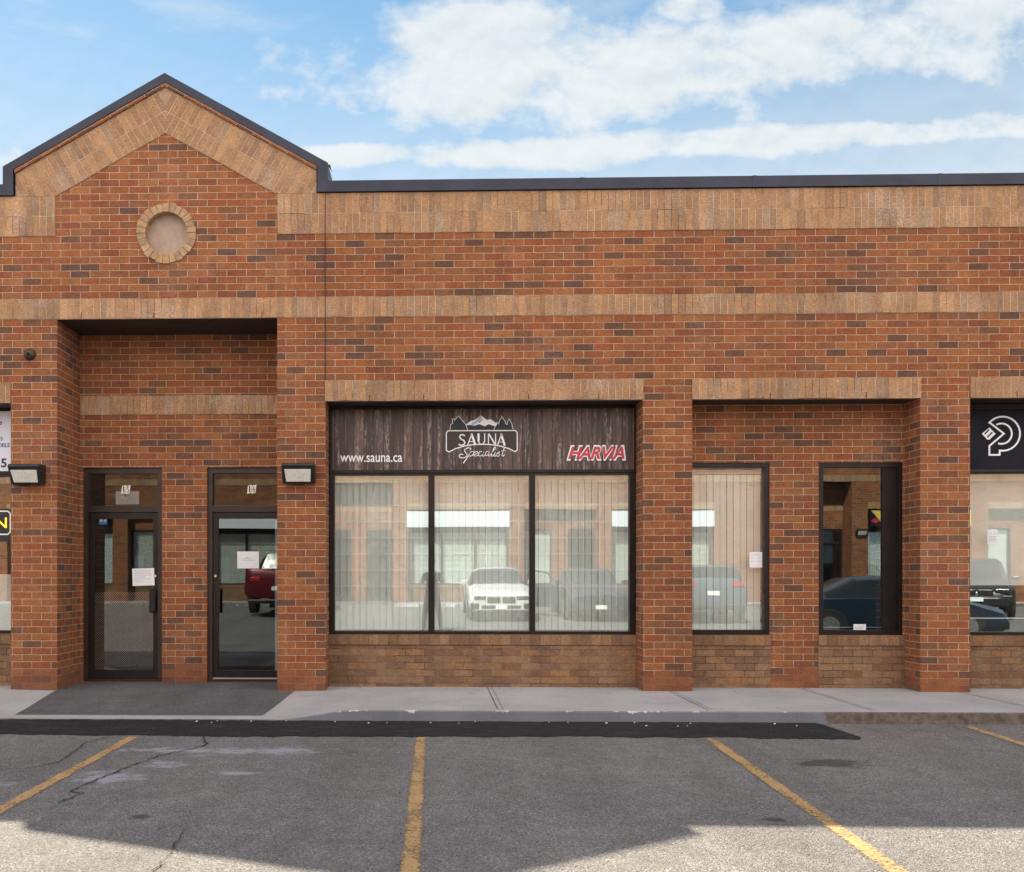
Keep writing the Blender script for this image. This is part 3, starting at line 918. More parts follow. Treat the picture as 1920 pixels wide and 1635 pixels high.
    for g in GX: ends += [g - 1.895, g + 1.895]
    ends.append(XR + .03)
    for i in range(0, len(ends), 2):
        a, b = ends[i], ends[i + 1]
        mb.prism_x([(D0, Z5 + .004), (D1, Z5 + .004), (D1, Z5 + .10), (D0, 6.0)], a, b)
    B(mb, 'coping', M['coping'], weld=True)
    for x in (-1.234 + 2.9, 3.62, 5.7, 8.2, 11.0): B(MB().prism_x([(D0 - .003, Z5 + .001), (D0 + .02, Z5 + .001), (D1, Z5 + .101), (D0 - .003, 6.003)], x, x + .05), 'coping_seam', M['coping'])
    for g in GX:
        mb = MB(); k = .56; ow = 1.897; iw = 1.775
        for sg in (-1, 1):
            pz = 7.268
            poly = [(g, 7.175 - .008), (g + sg * iw, 7.167 - k * iw - .0), (g + sg * iw, Z5 + .002 - .02 * 0), (g + sg * ow, Z5 + .002), (g + sg * ow, pz - k * ow), (g, pz)]
            if sg < 0: poly.reverse()
            mb.prism_y(poly, D0 - .004, D1 + .002)
        B(mb, 'gable_coping', M['coping'])
    mb = MB().face([(-1.232, -.045, 6.18), (-1.20, -.06, 6.17), (-1.185, -.02, 6.10), (-1.225, 0, 6.20)])
    mb.face([(-1.225, 0.002, 6.20), (-1.185, -.018, 6.10), (-1.20, -.058, 6.17), (-1.232, -.043, 6.18)])
    if near: B(mb, 'loose_flashing', M['coping'])

    # --- windows and doors
    def frame(mb, x0, x1, z0, z1, w, y0, y1):
        mb.box(x0, x1, y0, y1, z1 - w, z1); mb.box(x0, x1, y0, y1, z0, z0 + w)
        mb.box(x0, x0 + w, y0, y1, z0 + w, z1 - w); mb.box(x1 - w, x1, y0, y1, z0 + w, z1 - w)

    def pane(parent, x0, x1, z0, z1, y, mat='glass'):
        B(MB().box(x0 - .004, x1 + .004, y, y + .006, z0 - .004, z1 + .004), 'pane', M[mat], parent)

    def blinds(parent, x0, x1, z0, z1, y, seed):
        rnd = random.Random(seed); mb = MB(); x = x0; i = 0
        while x < x1:
            a = .004 + rnd.uniform(-.004, .006); w = .0772
            xe = min(x + w, x1 + .01)
            mb.face([(x, y - a, z0), (xe, y + a, z0), (xe, y + a, z1), (x, y - a, z1)])
            mb.face([(x, y - a + .002, z1), (xe, y + a + .002, z1), (xe, y + a + .002, z0), (x, y - a + .002, z0)])
            x += .0795
        mb.box(x0, x1, y - .03, y + .03, z1, z1 + .05)
        B(mb, 'vertical_blinds', M['blind'], parent)

    for bi, (t, x) in enumerate(bays()):
        w = WID[t]; yf = YB + .012
        if t == 'W':
            wd = MB(); x1 = x + w
            frame(wd, x + .008, x1 - .008, .747, 3.463, .035, yf, yf + .10)
            wd.box(x + .043, x1 - .043, yf + .002, yf + .09, 2.645, 2.70)          # transom under the sign box
            gl = [(x + .067, x + 1.189), (x + 1.265, x + 2.393), (x + 2.462, x + 3.577)]
            wd.box(x + .043, gl[0][0], yf + .004, yf + .08, .782, 2.645); wd.box(gl[2][1], x1 - .043, yf + .004, yf + .08, .782, 2.645)
            wd.box(gl[0][1], gl[1][0], yf + .004, yf + .09, .782, 2.645); wd.box(gl[1][1], gl[2][0], yf + .004, yf + .09, .782, 2.645)
            wd.box(x + .043, x1 - .043, yf + .05, yf + .09, 2.70, 3.428)            # dark back board behind the sign
            fr = B(wd, 'window', M['frame'])
            for a, b in gl: pane(fr, a, b, .782, 2.645, yf + .045)
            main = x < 0 and x > -2
            if near and x > 5 and x < 8:
                mb = MB().box(x + .05, x1 - .05, yf + .16, yf + .165, 1.33, 2.66); B(mb, 'roller_blind', M['blind'], fr)
                B(MB().box(x + .05, x1 - .05, yf + .15, yf + .18, .93, .945), 'window_rail', M['grille'], fr)
            elif near and x < -2:
                mb = MB().box(x + .05, x1 - .05, yf + .30, yf + .305, .75, 1.46); B(mb, 'half_blind', M['blind'], fr)
            else: blinds(fr, x + .05, x1 - .05, .79, 2.60, yf + .13, bi)
            if near and main or (not near):
                mb = MB(); yy = yf + .056
                i = 0; gx = x + .135
                while gx < x1 - .06:
                    mb.box(gx, gx + .012, yy, yy + .007, .95, 2.44); gx += .1935
                for j in range(6): z = 2.285 - j * .1945; mb.box(x + .06, x1 - .06, yy + .007, yy + .013, z, z + .011)
                B(mb, 'window_grille', M['grille'], fr)
        elif t == 'T':
            for wi, (a, b) in enumerate(((x + .012, x + 1.004), (x + 1.577, x + 2.556))):
                wd = MB(); frame(wd, a + .003, b - .003, .747, 2.777, .055, yf, yf + .10)
                if wi == 1: wd.box(b - .22, b - .058, yf + .02, yf + .06, .80, 2.72)
                fr = B(wd, 'window', M['frame'])
                x1 = b - .058 if wi == 0 else b - .22
                pane(fr, a + .058, x1, .802, 2.722, yf + .045, 'glass' if wi == 0 else 'glass_dark')
                if wi == 0: blinds(fr, a + .06, b - .06, .80, 2.66, yf + .13, bi + 3)
                else:
                    B(MB().box(a + .06, b - .06, yf + .12, yf + .13, .825, .832), 'window_rail', M['grille'], fr)
                if not near and wi == 1:
                    mb = MB()
                    for j in range(5): mb.box(a + .15 + j * .15, a + .162 + j * .15, yf - .02, yf - .01, .85, 2.65)
                    B(mb, 'window_bars', M['black'], fr)
        else:
            y = .69 + .03
            for di, (a, b) in enumerate(((x + .03, x + 1.022), (x + 1.585, x + w - .002))):
                z0 = .127; mat = M['frame_brown']
                fm = MB()
                fm.box(a + .003, b - .003, y, y + .11, 2.715, 2.782); fm.box(a + .003, a + .060, y, y + .11, z0, 2.715); fm.box(b - .060, b - .003, y, y + .11, z0, 2.715)
                fm.box(a + .060, b - .060, y + .004, y + .10, 2.235, 2.315)
                fm.box(a + .060, b - .060, y + .0, y + .12, z0, z0 + .035)
                dr = B(fm, 'door', mat)
                pane(dr, a + .062, b - .062, 2.317, 2.713, y + .05, 'glass_door')
                lf = MB(); la, lb, lz0, lz1 = a + .064, b - .064, z0 + .04, 2.228
                st = .062
                lf.box(la, lb, y + .02, y + .065, lz1 - .075, lz1); lf.box(la, lb, y + .02, y + .065, lz0, lz0 + .10)
                lf.box(la, la + st, y + .02, y + .065, lz0 + .10, lz1 - .075); lf.box(lb - st, lb, y + .02, y + .065, lz0 + .10, lz1 - .075)
                B(lf, 'leaf_frame', M['frame'], dr)
                pane(dr, la + st, lb - st, lz0 + .10, lz1 - .075, y + .042, 'glass_door')
                hx = lb - st / 2 if di == 0 else la + st / 2; sg = -1 if di == 0 else 1
                B(MB().box(hx - .012, hx + .012 , y - .035, y - .012, 1.00, 1.27).box(hx - .01, hx + .01, y - .012, y + .02, 1.02, 1.05).box(hx - .01, hx + .01, y - .012, y + .02, 1.22, 1.25)
                  .box(hx + (sg * .012 if sg > 0 else -.065), hx + (.065 if sg > 0 else -.012), y - .03, y - .022, .98, 1.28), 'pull_handle', M['frame'], dr)
                B(MB().tube([(hx, y + .022, 1.44), (hx, y + .006, 1.44)], .016, 14), 'lock', M['chrome'], dr)
                if near and di == 0:
                    B(MB().box(la + st, lb - st, y + .030, y + .034, lz0 + .102, 1.24), 'kick_sheet', M['tread'], dr)
                if near:
                    B(MB().box(la, lb, y + .0, y + .012, lz0 - .012, lz0 + .012) if di else MB().box(la, lb, y + .005, y + .015, lz0 - .02, lz0 - .008), 'threshold_strip', M['alu' if di else 'joint'], dr)
                    cxn = a + .52 if di == 0 else a + .545
                    for q, ch in enumerate('15' if di == 0 else '16'):
                        xx = cxn - .062 + q * .055
                        st_ = B(MB().prism_y([(xx, 2.465), (xx + .05, 2.475), (xx + .062, 2.575), (xx + .012, 2.565)], y + .040, y + .044), 'number_sticker', M['cream'], dr)
                        B_ = text_mb(ch, xx + (.015 if ch != '1' else .024), xx + (.046 if ch != '1' else .040), 2.483, 2.560, y + .0395, .0012, 0, .0)
                        o = B_.build('number_digit', M['black'], dr, org, xf)
    return root


M['soldier_rake'] = brick_mat('tan_rake_brick', TAN, (.68, .52, .39), .0795, .222, 0.0, .0034, 1.0, .12, .4)
for i, c in enumerate(((.42, .255, .130), (.35, .225, .135), (.44, .285, .160))): M['vous%d' % (i + 1)] = plain('surround_brick_%d' % i, c, .9, 0, .2, 25, 0, .002)
near_b = building(None, True)
opp_b = building(mirror, False)


# ------------------------------------------------------------------ main shop sign
def main_sign():
    org = (.57, YB, 2.70); root = empty('shop_sign', org)
    tag(root, 'brown plank-print shop sign reading SAUNA Specialist above the wide window', 'sign')
    sx = lambda u: -1.23 + (u - 622) / 568 * 3.599
    sz = lambda v: 3.442 - (v - 766) * .738 / 114
    y = YB + .006
    b = lambda mb, n, m, **k: mb.build(n, m, root, org, **k)
    b(MB().box(-1.222, 2.362, y, y + .05, 2.706, 3.428), 'sign_panel', M['wood'])
    mb = MB()
    for a in ((-1.256, 2.378, 3.429, 3.455), (-1.256, 2.378, 2.672, 2.705)): mb.box(a[0], a[1], y - .012, y + .055, a[2], a[3])
    mb.box(-1.256, -1.223, y - .012, y + .055, 2.705, 3.429); mb.box(2.363, 2.378, y - .012, y + .055, 2.705, 3.429)
    b(mb, 'sign_frame', M['frame'])
    b(text_mb('www.sauna.ca', sx(638), sx(755), sz(865), sz(852.5), y, .002, 0, .006), 'web_address', M['print_white'])
    # emblem: plaque with arched lower edge
    arch = [(838, 839), (838, 812), (841, 808), (968, 808), (971, 812), (971, 844), (967, 847), (955, 841), (938, 836), (920, 833.5), (905, 833), (889, 833.5), (872, 836), (855, 841), (843, 847), (838, 844)]
    P = [(sx(a), sz(c)) for a, c in arch]
    b(MB().prism_y(list(reversed(P)), y - .003, y + .001), 'plaque', M['print_brown'])
    b(MB().ribbon(P, .0115, y - .0045, y - .002, True), 'plaque_outline', M['print_white'])
    house = [(845, 806), (846, 797), (850, 794), (849, 786), (853, 786), (853, 789), (861, 781), (875, 797), (878, 806)]
    ridge = [(872, 806), (872, 800), (882, 797), (890, 799), (900, 796), (910, 800), (918, 796), (926, 800), (934, 804), (934, 806)]
    trees = [(927, 806), (930, 800), (932, 798), (933, 793), (936, 796), (938, 789), (941, 785), (942, 781), (945, 787), (948, 790), (949, 795), (952, 797), (953, 792), (956, 786), (958, 791), (961, 796), (963, 806)]
    snow = [(874, 797), (884, 790), (892, 788), (903, 780), (914, 788), (922, 787), (934, 796), (932, 801), (918, 796), (908, 801), (899, 797), (888, 799)]
    snow2 = [(903, 780), (906, 789), (901, 794), (896, 793), (888, 799), (884, 795), (893, 790)]
    for nm, pl, m, d in (('mountain', snow, 'print_white', .002), ('mountain_shade', snow2, 'print_grey', .003), ('ridge', ridge, 'print_dark', .0035), ('cabin', house, 'print_dark', .004), ('fir_trees', trees, 'print_dark', .004)):
        q = [(sx(a), sz(c)) for a, c in pl]
        ar = sum(q[i][0] * q[(i + 1) % len(q)][1] - q[(i + 1) % len(q)][0] * q[i][1] for i in range(len(q)))
        if ar < 0: q.reverse()
        b(MB().prism_y(q, y - d, y + .001), nm, M[m])
    for nm, pl in (('cabin_outline', house), ('tree_outline', trees)):
        b(MB().ribbon([(sx(a), sz(c)) for a, c in pl], .006, y - .005, y - .003), nm, M['print_white'])
    # SAUNA, slightly arched capitals of uneven weight
    H = lambda q: q
    mb = MB(); Y0, Y1 = y - .0058, y - .003
    def st(pts, w): mb.ribbon([(sx(a), sz(c)) for a, c in pts], w, Y0, Y1)
    st([(873, 817.5), (869, 815), (864.5, 816), (863, 820), (866, 823.5), (871, 826), (873, 830), (870.5, 834), (865, 835), (861, 832.5)], .014)
    st([(878, 835), (886, 813.5)], .0115); st([(885, 813), (892.5, 834.5)], .025); st([(881, 828), (890, 828)], .009)
    st([(898.5, 813), (898.5, 828)], .025); st([(898.5, 827), (900, 831.5), (904, 833.5), (908, 831.5), (910, 827), (910, 813)], .0115)
    st([(917, 834), (917, 813.5)], .0115); st([(917.5, 813.5), (930, 834)], .016); st([(930.5, 834.5), (930.5, 813.5)], .0115)
    st([(934, 835), (941.5, 814)], .0115); st([(940.5, 813.5), (947.5, 835.5)], .025); st([(937, 829), (945, 829)], .007)
    b(mb, 'lettering', M['print_white'])
    # Specialist, joined script
    mb = MB()
    def sc(pts, w=.0075):
        Q = []
        n = len(pts)
        for i in range(n - 1):
            p0, p1, p2, p3 = pts[max(0, i - 1)], pts[i], pts[i + 1], pts[min(n - 1, i + 2)]
            for j in range(5):
                t = j / 5
                Q.append(tuple(.5 * ((2 * p1[a]) + (-p0[a] + p2[a]) * t + (2 * p0[a] - 5 * p1[a] + 4 * p2[a] - p3[a]) * t * t + (-p0[a] + 3 * p1[a] - 3 * p2[a] + p3[a]) * t ** 3) for a in (0, 1)))
        Q.append(pts[-1])
        mb.ribbon([(sx(a), sz(c)) for a, c in Q], w, Y0, Y1)
    sc([(884, 843), (883, 840), (877, 840), (872, 844), (875, 849), (877, 853), (873, 857), (866, 858), (862, 855), (865, 851), (870, 852)], .009)
    sc([(885, 846), (870, 868)], .0115); sc([(881, 851), (887, 846), (890, 848), (887, 853), (882, 855), (880, 852)])
    sc([(887, 854), (893, 851), (897, 848), (894, 846), (890, 850), (891, 854), (896, 854), (900, 850)])
    sc([(905, 847), (902, 846), (898, 850), (899, 854), (904, 854), (908, 848)]); sc([(908, 847), (906, 853), (908, 855), (912, 850)])
    sc([(918, 848), (915, 846), (911, 850), (912, 854), (916, 852), (919, 847), (917, 853), (919, 855), (922, 851)])
    sc([(922, 851), (929, 841), (930, 838), (927, 840), (923, 852), (925, 855), (928, 851)], .0085); sc([(930, 847), (928, 853), (930, 855), (933, 850)])
    sc([(930.5, 843), (931.5, 841.5)], .010); sc([(933, 851), (937.5, 846.5), (936.5, 850), (937.5, 853.5), (934.5, 855.5), (932.5, 854)]); sc([(947.5, 838), (943, 851), (944, 855), (948, 852)], .0085); sc([(941, 845.5), (949.5, 845)], .006)
    b(mb, 'script_lettering', M['print_white'])
    # HARVIA, red slanted capitals with a pale outline
    a = text_mb('HARVIA', sx(1066), sx(1171), sz(861), sz(838), y - .002, .002, .32, .028, .96)
    red = b(a, 'brand_lettering', M['print_red'])
    o2 = text_mb('HARVIA', sx(1066) - .019, sx(1171) + .019, sz(861) - .019, sz(838) + .019, y, .002, .32, .062, .96)
    b(o2, 'brand_outline', M['print_white'])


main_sign()


def side_signs():
    y = YB + .006
    # black sign at the right
    org = (7.9, YB, 2.70); r = empty('shop_sign', org); tag(r, 'black shop sign with white line emblem, at the right edge', 'sign')
    b = lambda mb, n, m: mb.build(n, m, r, org)
    b(MB().box(6.088, 9.72, y - .01, y + .05, 2.69, 3.40), 'sign_panel', M['sign_black'])
    b(MB().box(6.088, 9.72, y - .02, y + .052, 2.655, 2.6895).box(6.088, 9.72, y - .02, y + .052, 3.4005, 3.455), 'sign_frame', M['frame'])
    q = lambda x, z: (6.301 + (1740 + x / 3.028 - 1822) / 159.8, 1.44 + (1080 - (720 + z / 3.028)) / 159.8)
    pts = [(352, 224)]
    for i in range(19):
        t = R(140 - i * 13.3); pts.append((419 + 97 * math.cos(t), 283 - 97 * math.sin(t)))
    pts += [(402, 403), (345, 403), (345, 352), (426, 283)]
    mb = MB(); mb.ribbon([q(*p) for p in pts], .020, y - .013, y - .009, True)
    arc = [(412 + 58 * math.cos(R(118 - i * 12.6)), 283 - 58 * math.sin(R(118 - i * 12.6))) for i in range(19)]
    mb.ribbon([q(*p) for p in arc], .020, y - .0135, y - .0095)
    mb.prism_y([q(303, 283), q(333, 316), q(346, 316), q(380, 284), q(345, 248)], y - .013, y - .009)
    b(mb, 'emblem', M['print_white'])
    mb = MB(); mb.ribbon([q(318, 285), q(343, 259)], .016, y - .0145, y - .0125); mb.ribbon([q(333, 303), q(361, 275)], .016, y - .0145, y - .0125)
    b(mb, 'emblem_slots', M['sign_black'])
    # white sign at the left edge
    org = (-6.8, YB, 2.70); r2 = empty('shop_sign', org); tag(r2, 'white shop sign with dark blue lettering, cut off at the left edge', 'sign')
    b = lambda mb, n, m: mb.build(n, m, r2, org)
    b(MB().box(-8.59, -4.962, y, y + .05, 2.706, 3.428), 'sign_panel', M['sign_white'])
    b(MB().box(-8.59, -4.962, y - .01, y + .052, 2.672, 2.7055).box(-8.59, -4.962, y - .01, y + .052, 3.4285, 3.455), 'sign_frame', M['frame'])
    b(text_mb('OELS', -5.275, -5.128, 2.995, 3.045, y, .002, 0, .02), 'lettering', M['navytext'])
    b(text_mb('S', -5.262 + .02, -5.212, 3.075, 3.12, y, .002, 0, .02), 'lettering', M['navytext'])
    b(text_mb('5', -5.235, -5.165, 2.75, 2.86, y, .002, 0, .03), 'telephone_number', M['ink'])
    b(MB().ribbon([(-5.27, 3.29), (-5.235, 3.30), (-5.228, 3.28), (-5.24, 3.265)], .012, y - .002, y + .001), 'logo_mark', M['ink'])
    # open sign behind the glass on the left
    org = (-5.4, YB + .10, 2.0); r3 = empty('open_sign', org); tag(r3, 'black window sign with yellow lit OPEN letters and pale rounded border, left edge', 'sign')
    b = lambda mb, n, m: mb.build(n, m, r3, org)
    x0, x1, z0, z1, yy = -5.72, -5.10, 1.945, 2.225, YB + .09
    x0, x1 = -5.80, -5.140
    b(MB().box(x0 - .04, x1 + .025, yy - .04, yy - .015, z0 - .09, z1 + .03), 'sign_panel', M['black'])
    rr = [(x1 - .03, z0), (x1, z0 + .03), (x1, z1 - .03), (x1 - .03, z1), (x0 + .03, z1), (x0, z1 - .03), (x0, z0 + .03), (x0 + .03, z0)]
    b(MB().ribbon(rr, .016, yy - .045, yy - .040, True), 'border', M['print_white'])
    b(text_mb('OPEN', x0 + .06, x1 - .045, z0 + .075, z1 - .075, yy - .040, .006, 0, .0), 'lettering', M['neon'])
    # opposite signs
    for (xa, xb, m, lab) in ((-8.3, -4.65, 'sign_white', 'white shop sign across the lot, mirrored in the door glass'), (-1.0, 2.7, 'sign_white', 'plain white shop sign across the lot, mirrored in the wide window'),
                             (6.38, 10.03, 'sign_white', 'white shop sign with green print across the lot'), (15.52, 19.08, 'sign_black', 'yellow and black shop sign across the lot, mirrored in the dark window')):
        o_y = OPP_Y + .02; org = ((xa + xb) / 2, o_y, 2.7 + OPP_Z); rr_ = empty('shop_sign', org); tag(rr_, lab, 'sign', 'signs across the lot')
        b = lambda mb, n, mm: mb.build(n, mm, rr_, org)
        b(MB().box(xa, xb, o_y - .02, o_y + .01, 2.83 + OPP_Z, 3.40 + OPP_Z), 'sign_panel', M[m])
        if m == 'sign_black':
            b(MB().prism_y([(xa + .50, 2.85 + OPP_Z), (xa + .06, 3.40 + OPP_Z), (xb, 3.40 + OPP_Z), (xb, 2.83 + OPP_Z)], o_y + .012, o_y + .016), 'sign_field', M['yellow_sign'])
            b(MB().prism_y([(xa + .04, 3.02 + OPP_Z), (xa + .22, 2.93 + OPP_Z), (xa + .34, 3.04 + OPP_Z), (xa + .16, 3.14 + OPP_Z)], o_y + .017, o_y + .02), 'sign_mark', M['print_red'])


side_signs()


# ------------------------------------------------------------------ small things on the facade
def wall_lamp(x, zc, yw, label, rz=0.0):
    org = (x, yw, zc); r = empty('wall_lamp', org, rz)
    tag(r, label, 'lamp', 'wall lamps beside the doorways')
    w = .185
    hb = MB().prism_x([(0, -.105), (0, .115), (-.17, .115), (-.195, .085), (-.175, .055), (-.10, -.115)], -w, w)
    h = hb.build('housing', M['black'], r, weld=True, bevel=.010)
    a, b_ = Vector((-.1795, .040)), Vector((-.1125, -.090))
    n = Vector((b_.y - a.y, -(b_.x - a.x))).normalized()
    if n.x > 0: n = -n
    mb = MB()
    P = lambda t, s, d: (s, (a.lerp(b_, t) + n * d).x, (a.lerp(b_, t) + n * d).y)
    s0, s1 = .150, .138
    mb.face([P(1, -s1, .010), P(1, s1, .010), P(0, s0, .010), P(0, -s0, .010)])
    for p, q in (((1, -s1), (1, s1)), ((1, s1), (0, s0)), ((0, s0), (0, -s0)), ((0, -s0), (1, -s1))):
        mb.face([P(*p, -.004), P(*q, -.004), P(*q, .010), P(*p, .010)])
    mb.build('lens', M['lens'], r)
    return r


wall_lamp(-4.715, 2.615, -.001, 'black wall-pack lamp with pale lens on the pillar left of the doorway')
wall_lamp(-1.56, 2.615, -.001, 'black wall-pack lamp with pale lens on the pillar beside the sauna sign')
wall_lamp(15.2, 3.0, OPP_Y + .001, 'black wall lamp across the lot, mirrored in the dark window', math.pi)

mb = MB(); N = 20
prof = [(0, .068), (-.018, .066), (-.038, .055), (-.05, .034), (-.054, .012)]
for i in range(len(prof) - 1):
    for j in range(N):
        t0, t1 = 2 * math.pi * j / N, 2 * math.pi * (j + 1) / N
        mb.face([(prof[i][1] * math.cos(t0), prof[i][0], prof[i][1] * math.sin(t0)), (prof[i][1] * math.cos(t1), prof[i][0], prof[i][1] * math.sin(t1)),
                 (prof[i + 1][1] * math.cos(t1), prof[i + 1][0], prof[i + 1][1] * math.sin(t1)), (prof[i + 1][1] * math.cos(t0), prof[i + 1][0], prof[i + 1][1] * math.sin(t0))])
mb.face([(.012 * math.cos(-2 * math.pi * j / N), -.054, .012 * math.sin(-2 * math.pi * j / N)) for j in range(N)])
o = mb.build('round_vent_cap', plain('dull_bronze', (.055, .040, .028), .45, .5), smooth=True); o.location = (-4.72, 0, 4.023)
tag(o, 'small round dark dome on the brick above the left lamp', 'vent cap')


def notice(name, x0, x1, z0, z1, y, label, lines=(), tilt=0.0, extra=None):
    org = ((x0 + x1) / 2, y, z0); r = empty(name, org); tag(r, label, 'notice')
    c, s = (x0 + x1) / 2, (z0 + z1) / 2
    rot = lambda x, z: (c + (x - c) * math.cos(tilt) - (z - s) * math.sin(tilt), s + (x - c) * math.sin(tilt) + (z - s) * math.cos(tilt))
    MB().prism_y([rot(x0, z0), rot(x1, z0), rot(x1, z1), rot(x0, z1)], y - .001, y).build('sheet', M['paper'], r, org)
    if lines:
        rnd = random.Random(int(x0 * 100))
        for t, a, b in lines:
            mb = MB()
            z = z1 - (z1 - z0) * t; xx = x0 + (x1 - x0) * a; xe = x0 + (x1 - x0) * b; h = .0035
            while xx < xe:
                w = rnd.uniform(.006, .018); mb.prism_y([rot(xx, z), rot(min(xx + w, xe), z), rot(min(xx + w, xe), z + h), rot(xx, z + h)], y - .0016, y - .001); xx += w + .004
            mb.build('printed_line', M['ink'], r, org)
    return r


yd = .72
notice('paper_notice', -3.765, -3.49, 1.32, 1.535, yd + .018, 'white printed sheet low on the glass of door 15', [(.12, .08, .85), (.22, .1, .8), (.3, .08, .85), (.4, .08, .9), (.5, .08, .6), (.62, .08, .8), (.74, .1, .5)], .03)
notice('paper_notice', -2.455, -2.185, 1.535, 1.745, yd + .038, 'white sheet with three short lines taped at the middle of door 16', [(.35, .38, .55), (.44, .25, .7), (.53, .2, .82)])
r = notice('paper_notice', -3.99, -3.695, 2.335, 2.50, yd + .060, 'blank white sheet with dark spots behind the transom of door 15')
MB().box(-3.875, -3.855, yd + .057, yd + .0588, 2.435, 2.455).box(-3.835, -3.825, yd + .057, yd + .0588, 2.40, 2.41).box(-3.89, -3.883, yd + .057, yd + .0588, 2.475, 2.482).build('spots', M['ink'], r, tuple(r.location))
yw = YB + .012 + .042
notice('paper_notice', 3.735, 3.885, 1.54, 1.725, yw, 'white sheet on the glass at the right of the narrow blinds window', [(.2, .1, .8), (.4, .1, .35), (.4, .6, .9), (.6, .1, .35), (.6, .6, .9)])
notice('paper_notice', 6.515, 6.63, 1.815, 1.99, yw, 'small printed white sheet on the glass under the black sign', [(.3, .1, .4), (.3, .65, .9), (.5, .15, .85), (.6, .15, .85), (.7, .15, .85), (.8, .15, .85)])
notice('window_sticker', 4.955, 5.10, .80, .87, yw, 'pale label at the foot of the dark narrow window', [(.35, .1, .9), (.6, .1, .8), (.8, .1, .7)])
r = empty('door_sticker', (-4.15, yd + .035, 2.09)); tag(r, 'small blue and white card sticker near the top of door 15', 'sticker')
MB().box(-4.19, -4.09, yd + .036, yd + .038, 2.085, 2.115).build('blue_band', M['blue'], r, tuple(r.location))
MB().box(-4.185, -4.145, yd + .036, yd + .038, 2.120, 2.150).box(-4.135, -4.095, yd + .036, yd + .038, 2.120, 2.150).build('card_marks', M['print_grey'], r, tuple(r.location))
# white edge of the propped blind beside door 16
o = MB().box(-1.995, -1.950, yd + .10, yd + .16, .24, 2.14).build('white_board', M['white'], None, (-1.95, yd + .13, .24)); o.location = (-1.95, yd + .13, .24)
tag(o, 'narrow white upright board behind the glass of door 16', 'board')
# blue bin inside door 15
org = (-4.05, 1.35, .12); r = empty('blue_bin', org); tag(r, 'blue plastic bin inside the glass of door 15', 'bin')
MB().prism_x([(-.18, 0), (.18, 0), (.22, .95), (-.22, .95)], -.16, .16).build('body', M['rust'], r, bevel=.02, weld=True)
MB().box(-.19, .19, -.24, .24, .952, 1.0).build('lid', M['rust'], r, bevel=.02, weld=True)


# ------------------------------------------------------------------ vehicles (seen in the glass)
M['car_glass'] = plain('car_glass', (.02, .024, .028), .22, 0, .1, 2, 0, spec=.35)
M['tyre'] = plain('tyre', (.018, .018, .018), .85)
M['rim'] = plain('alloy', (.45, .46, .48), .3, .8)
M['head'] = plain('headlamp', (.03, .035, .04), .25, 0, .1, 5, 0, spec=.4)
M['tail'] = plain('taillamp', (.45, .01, .015), .15, 0, .1, 5, 1)


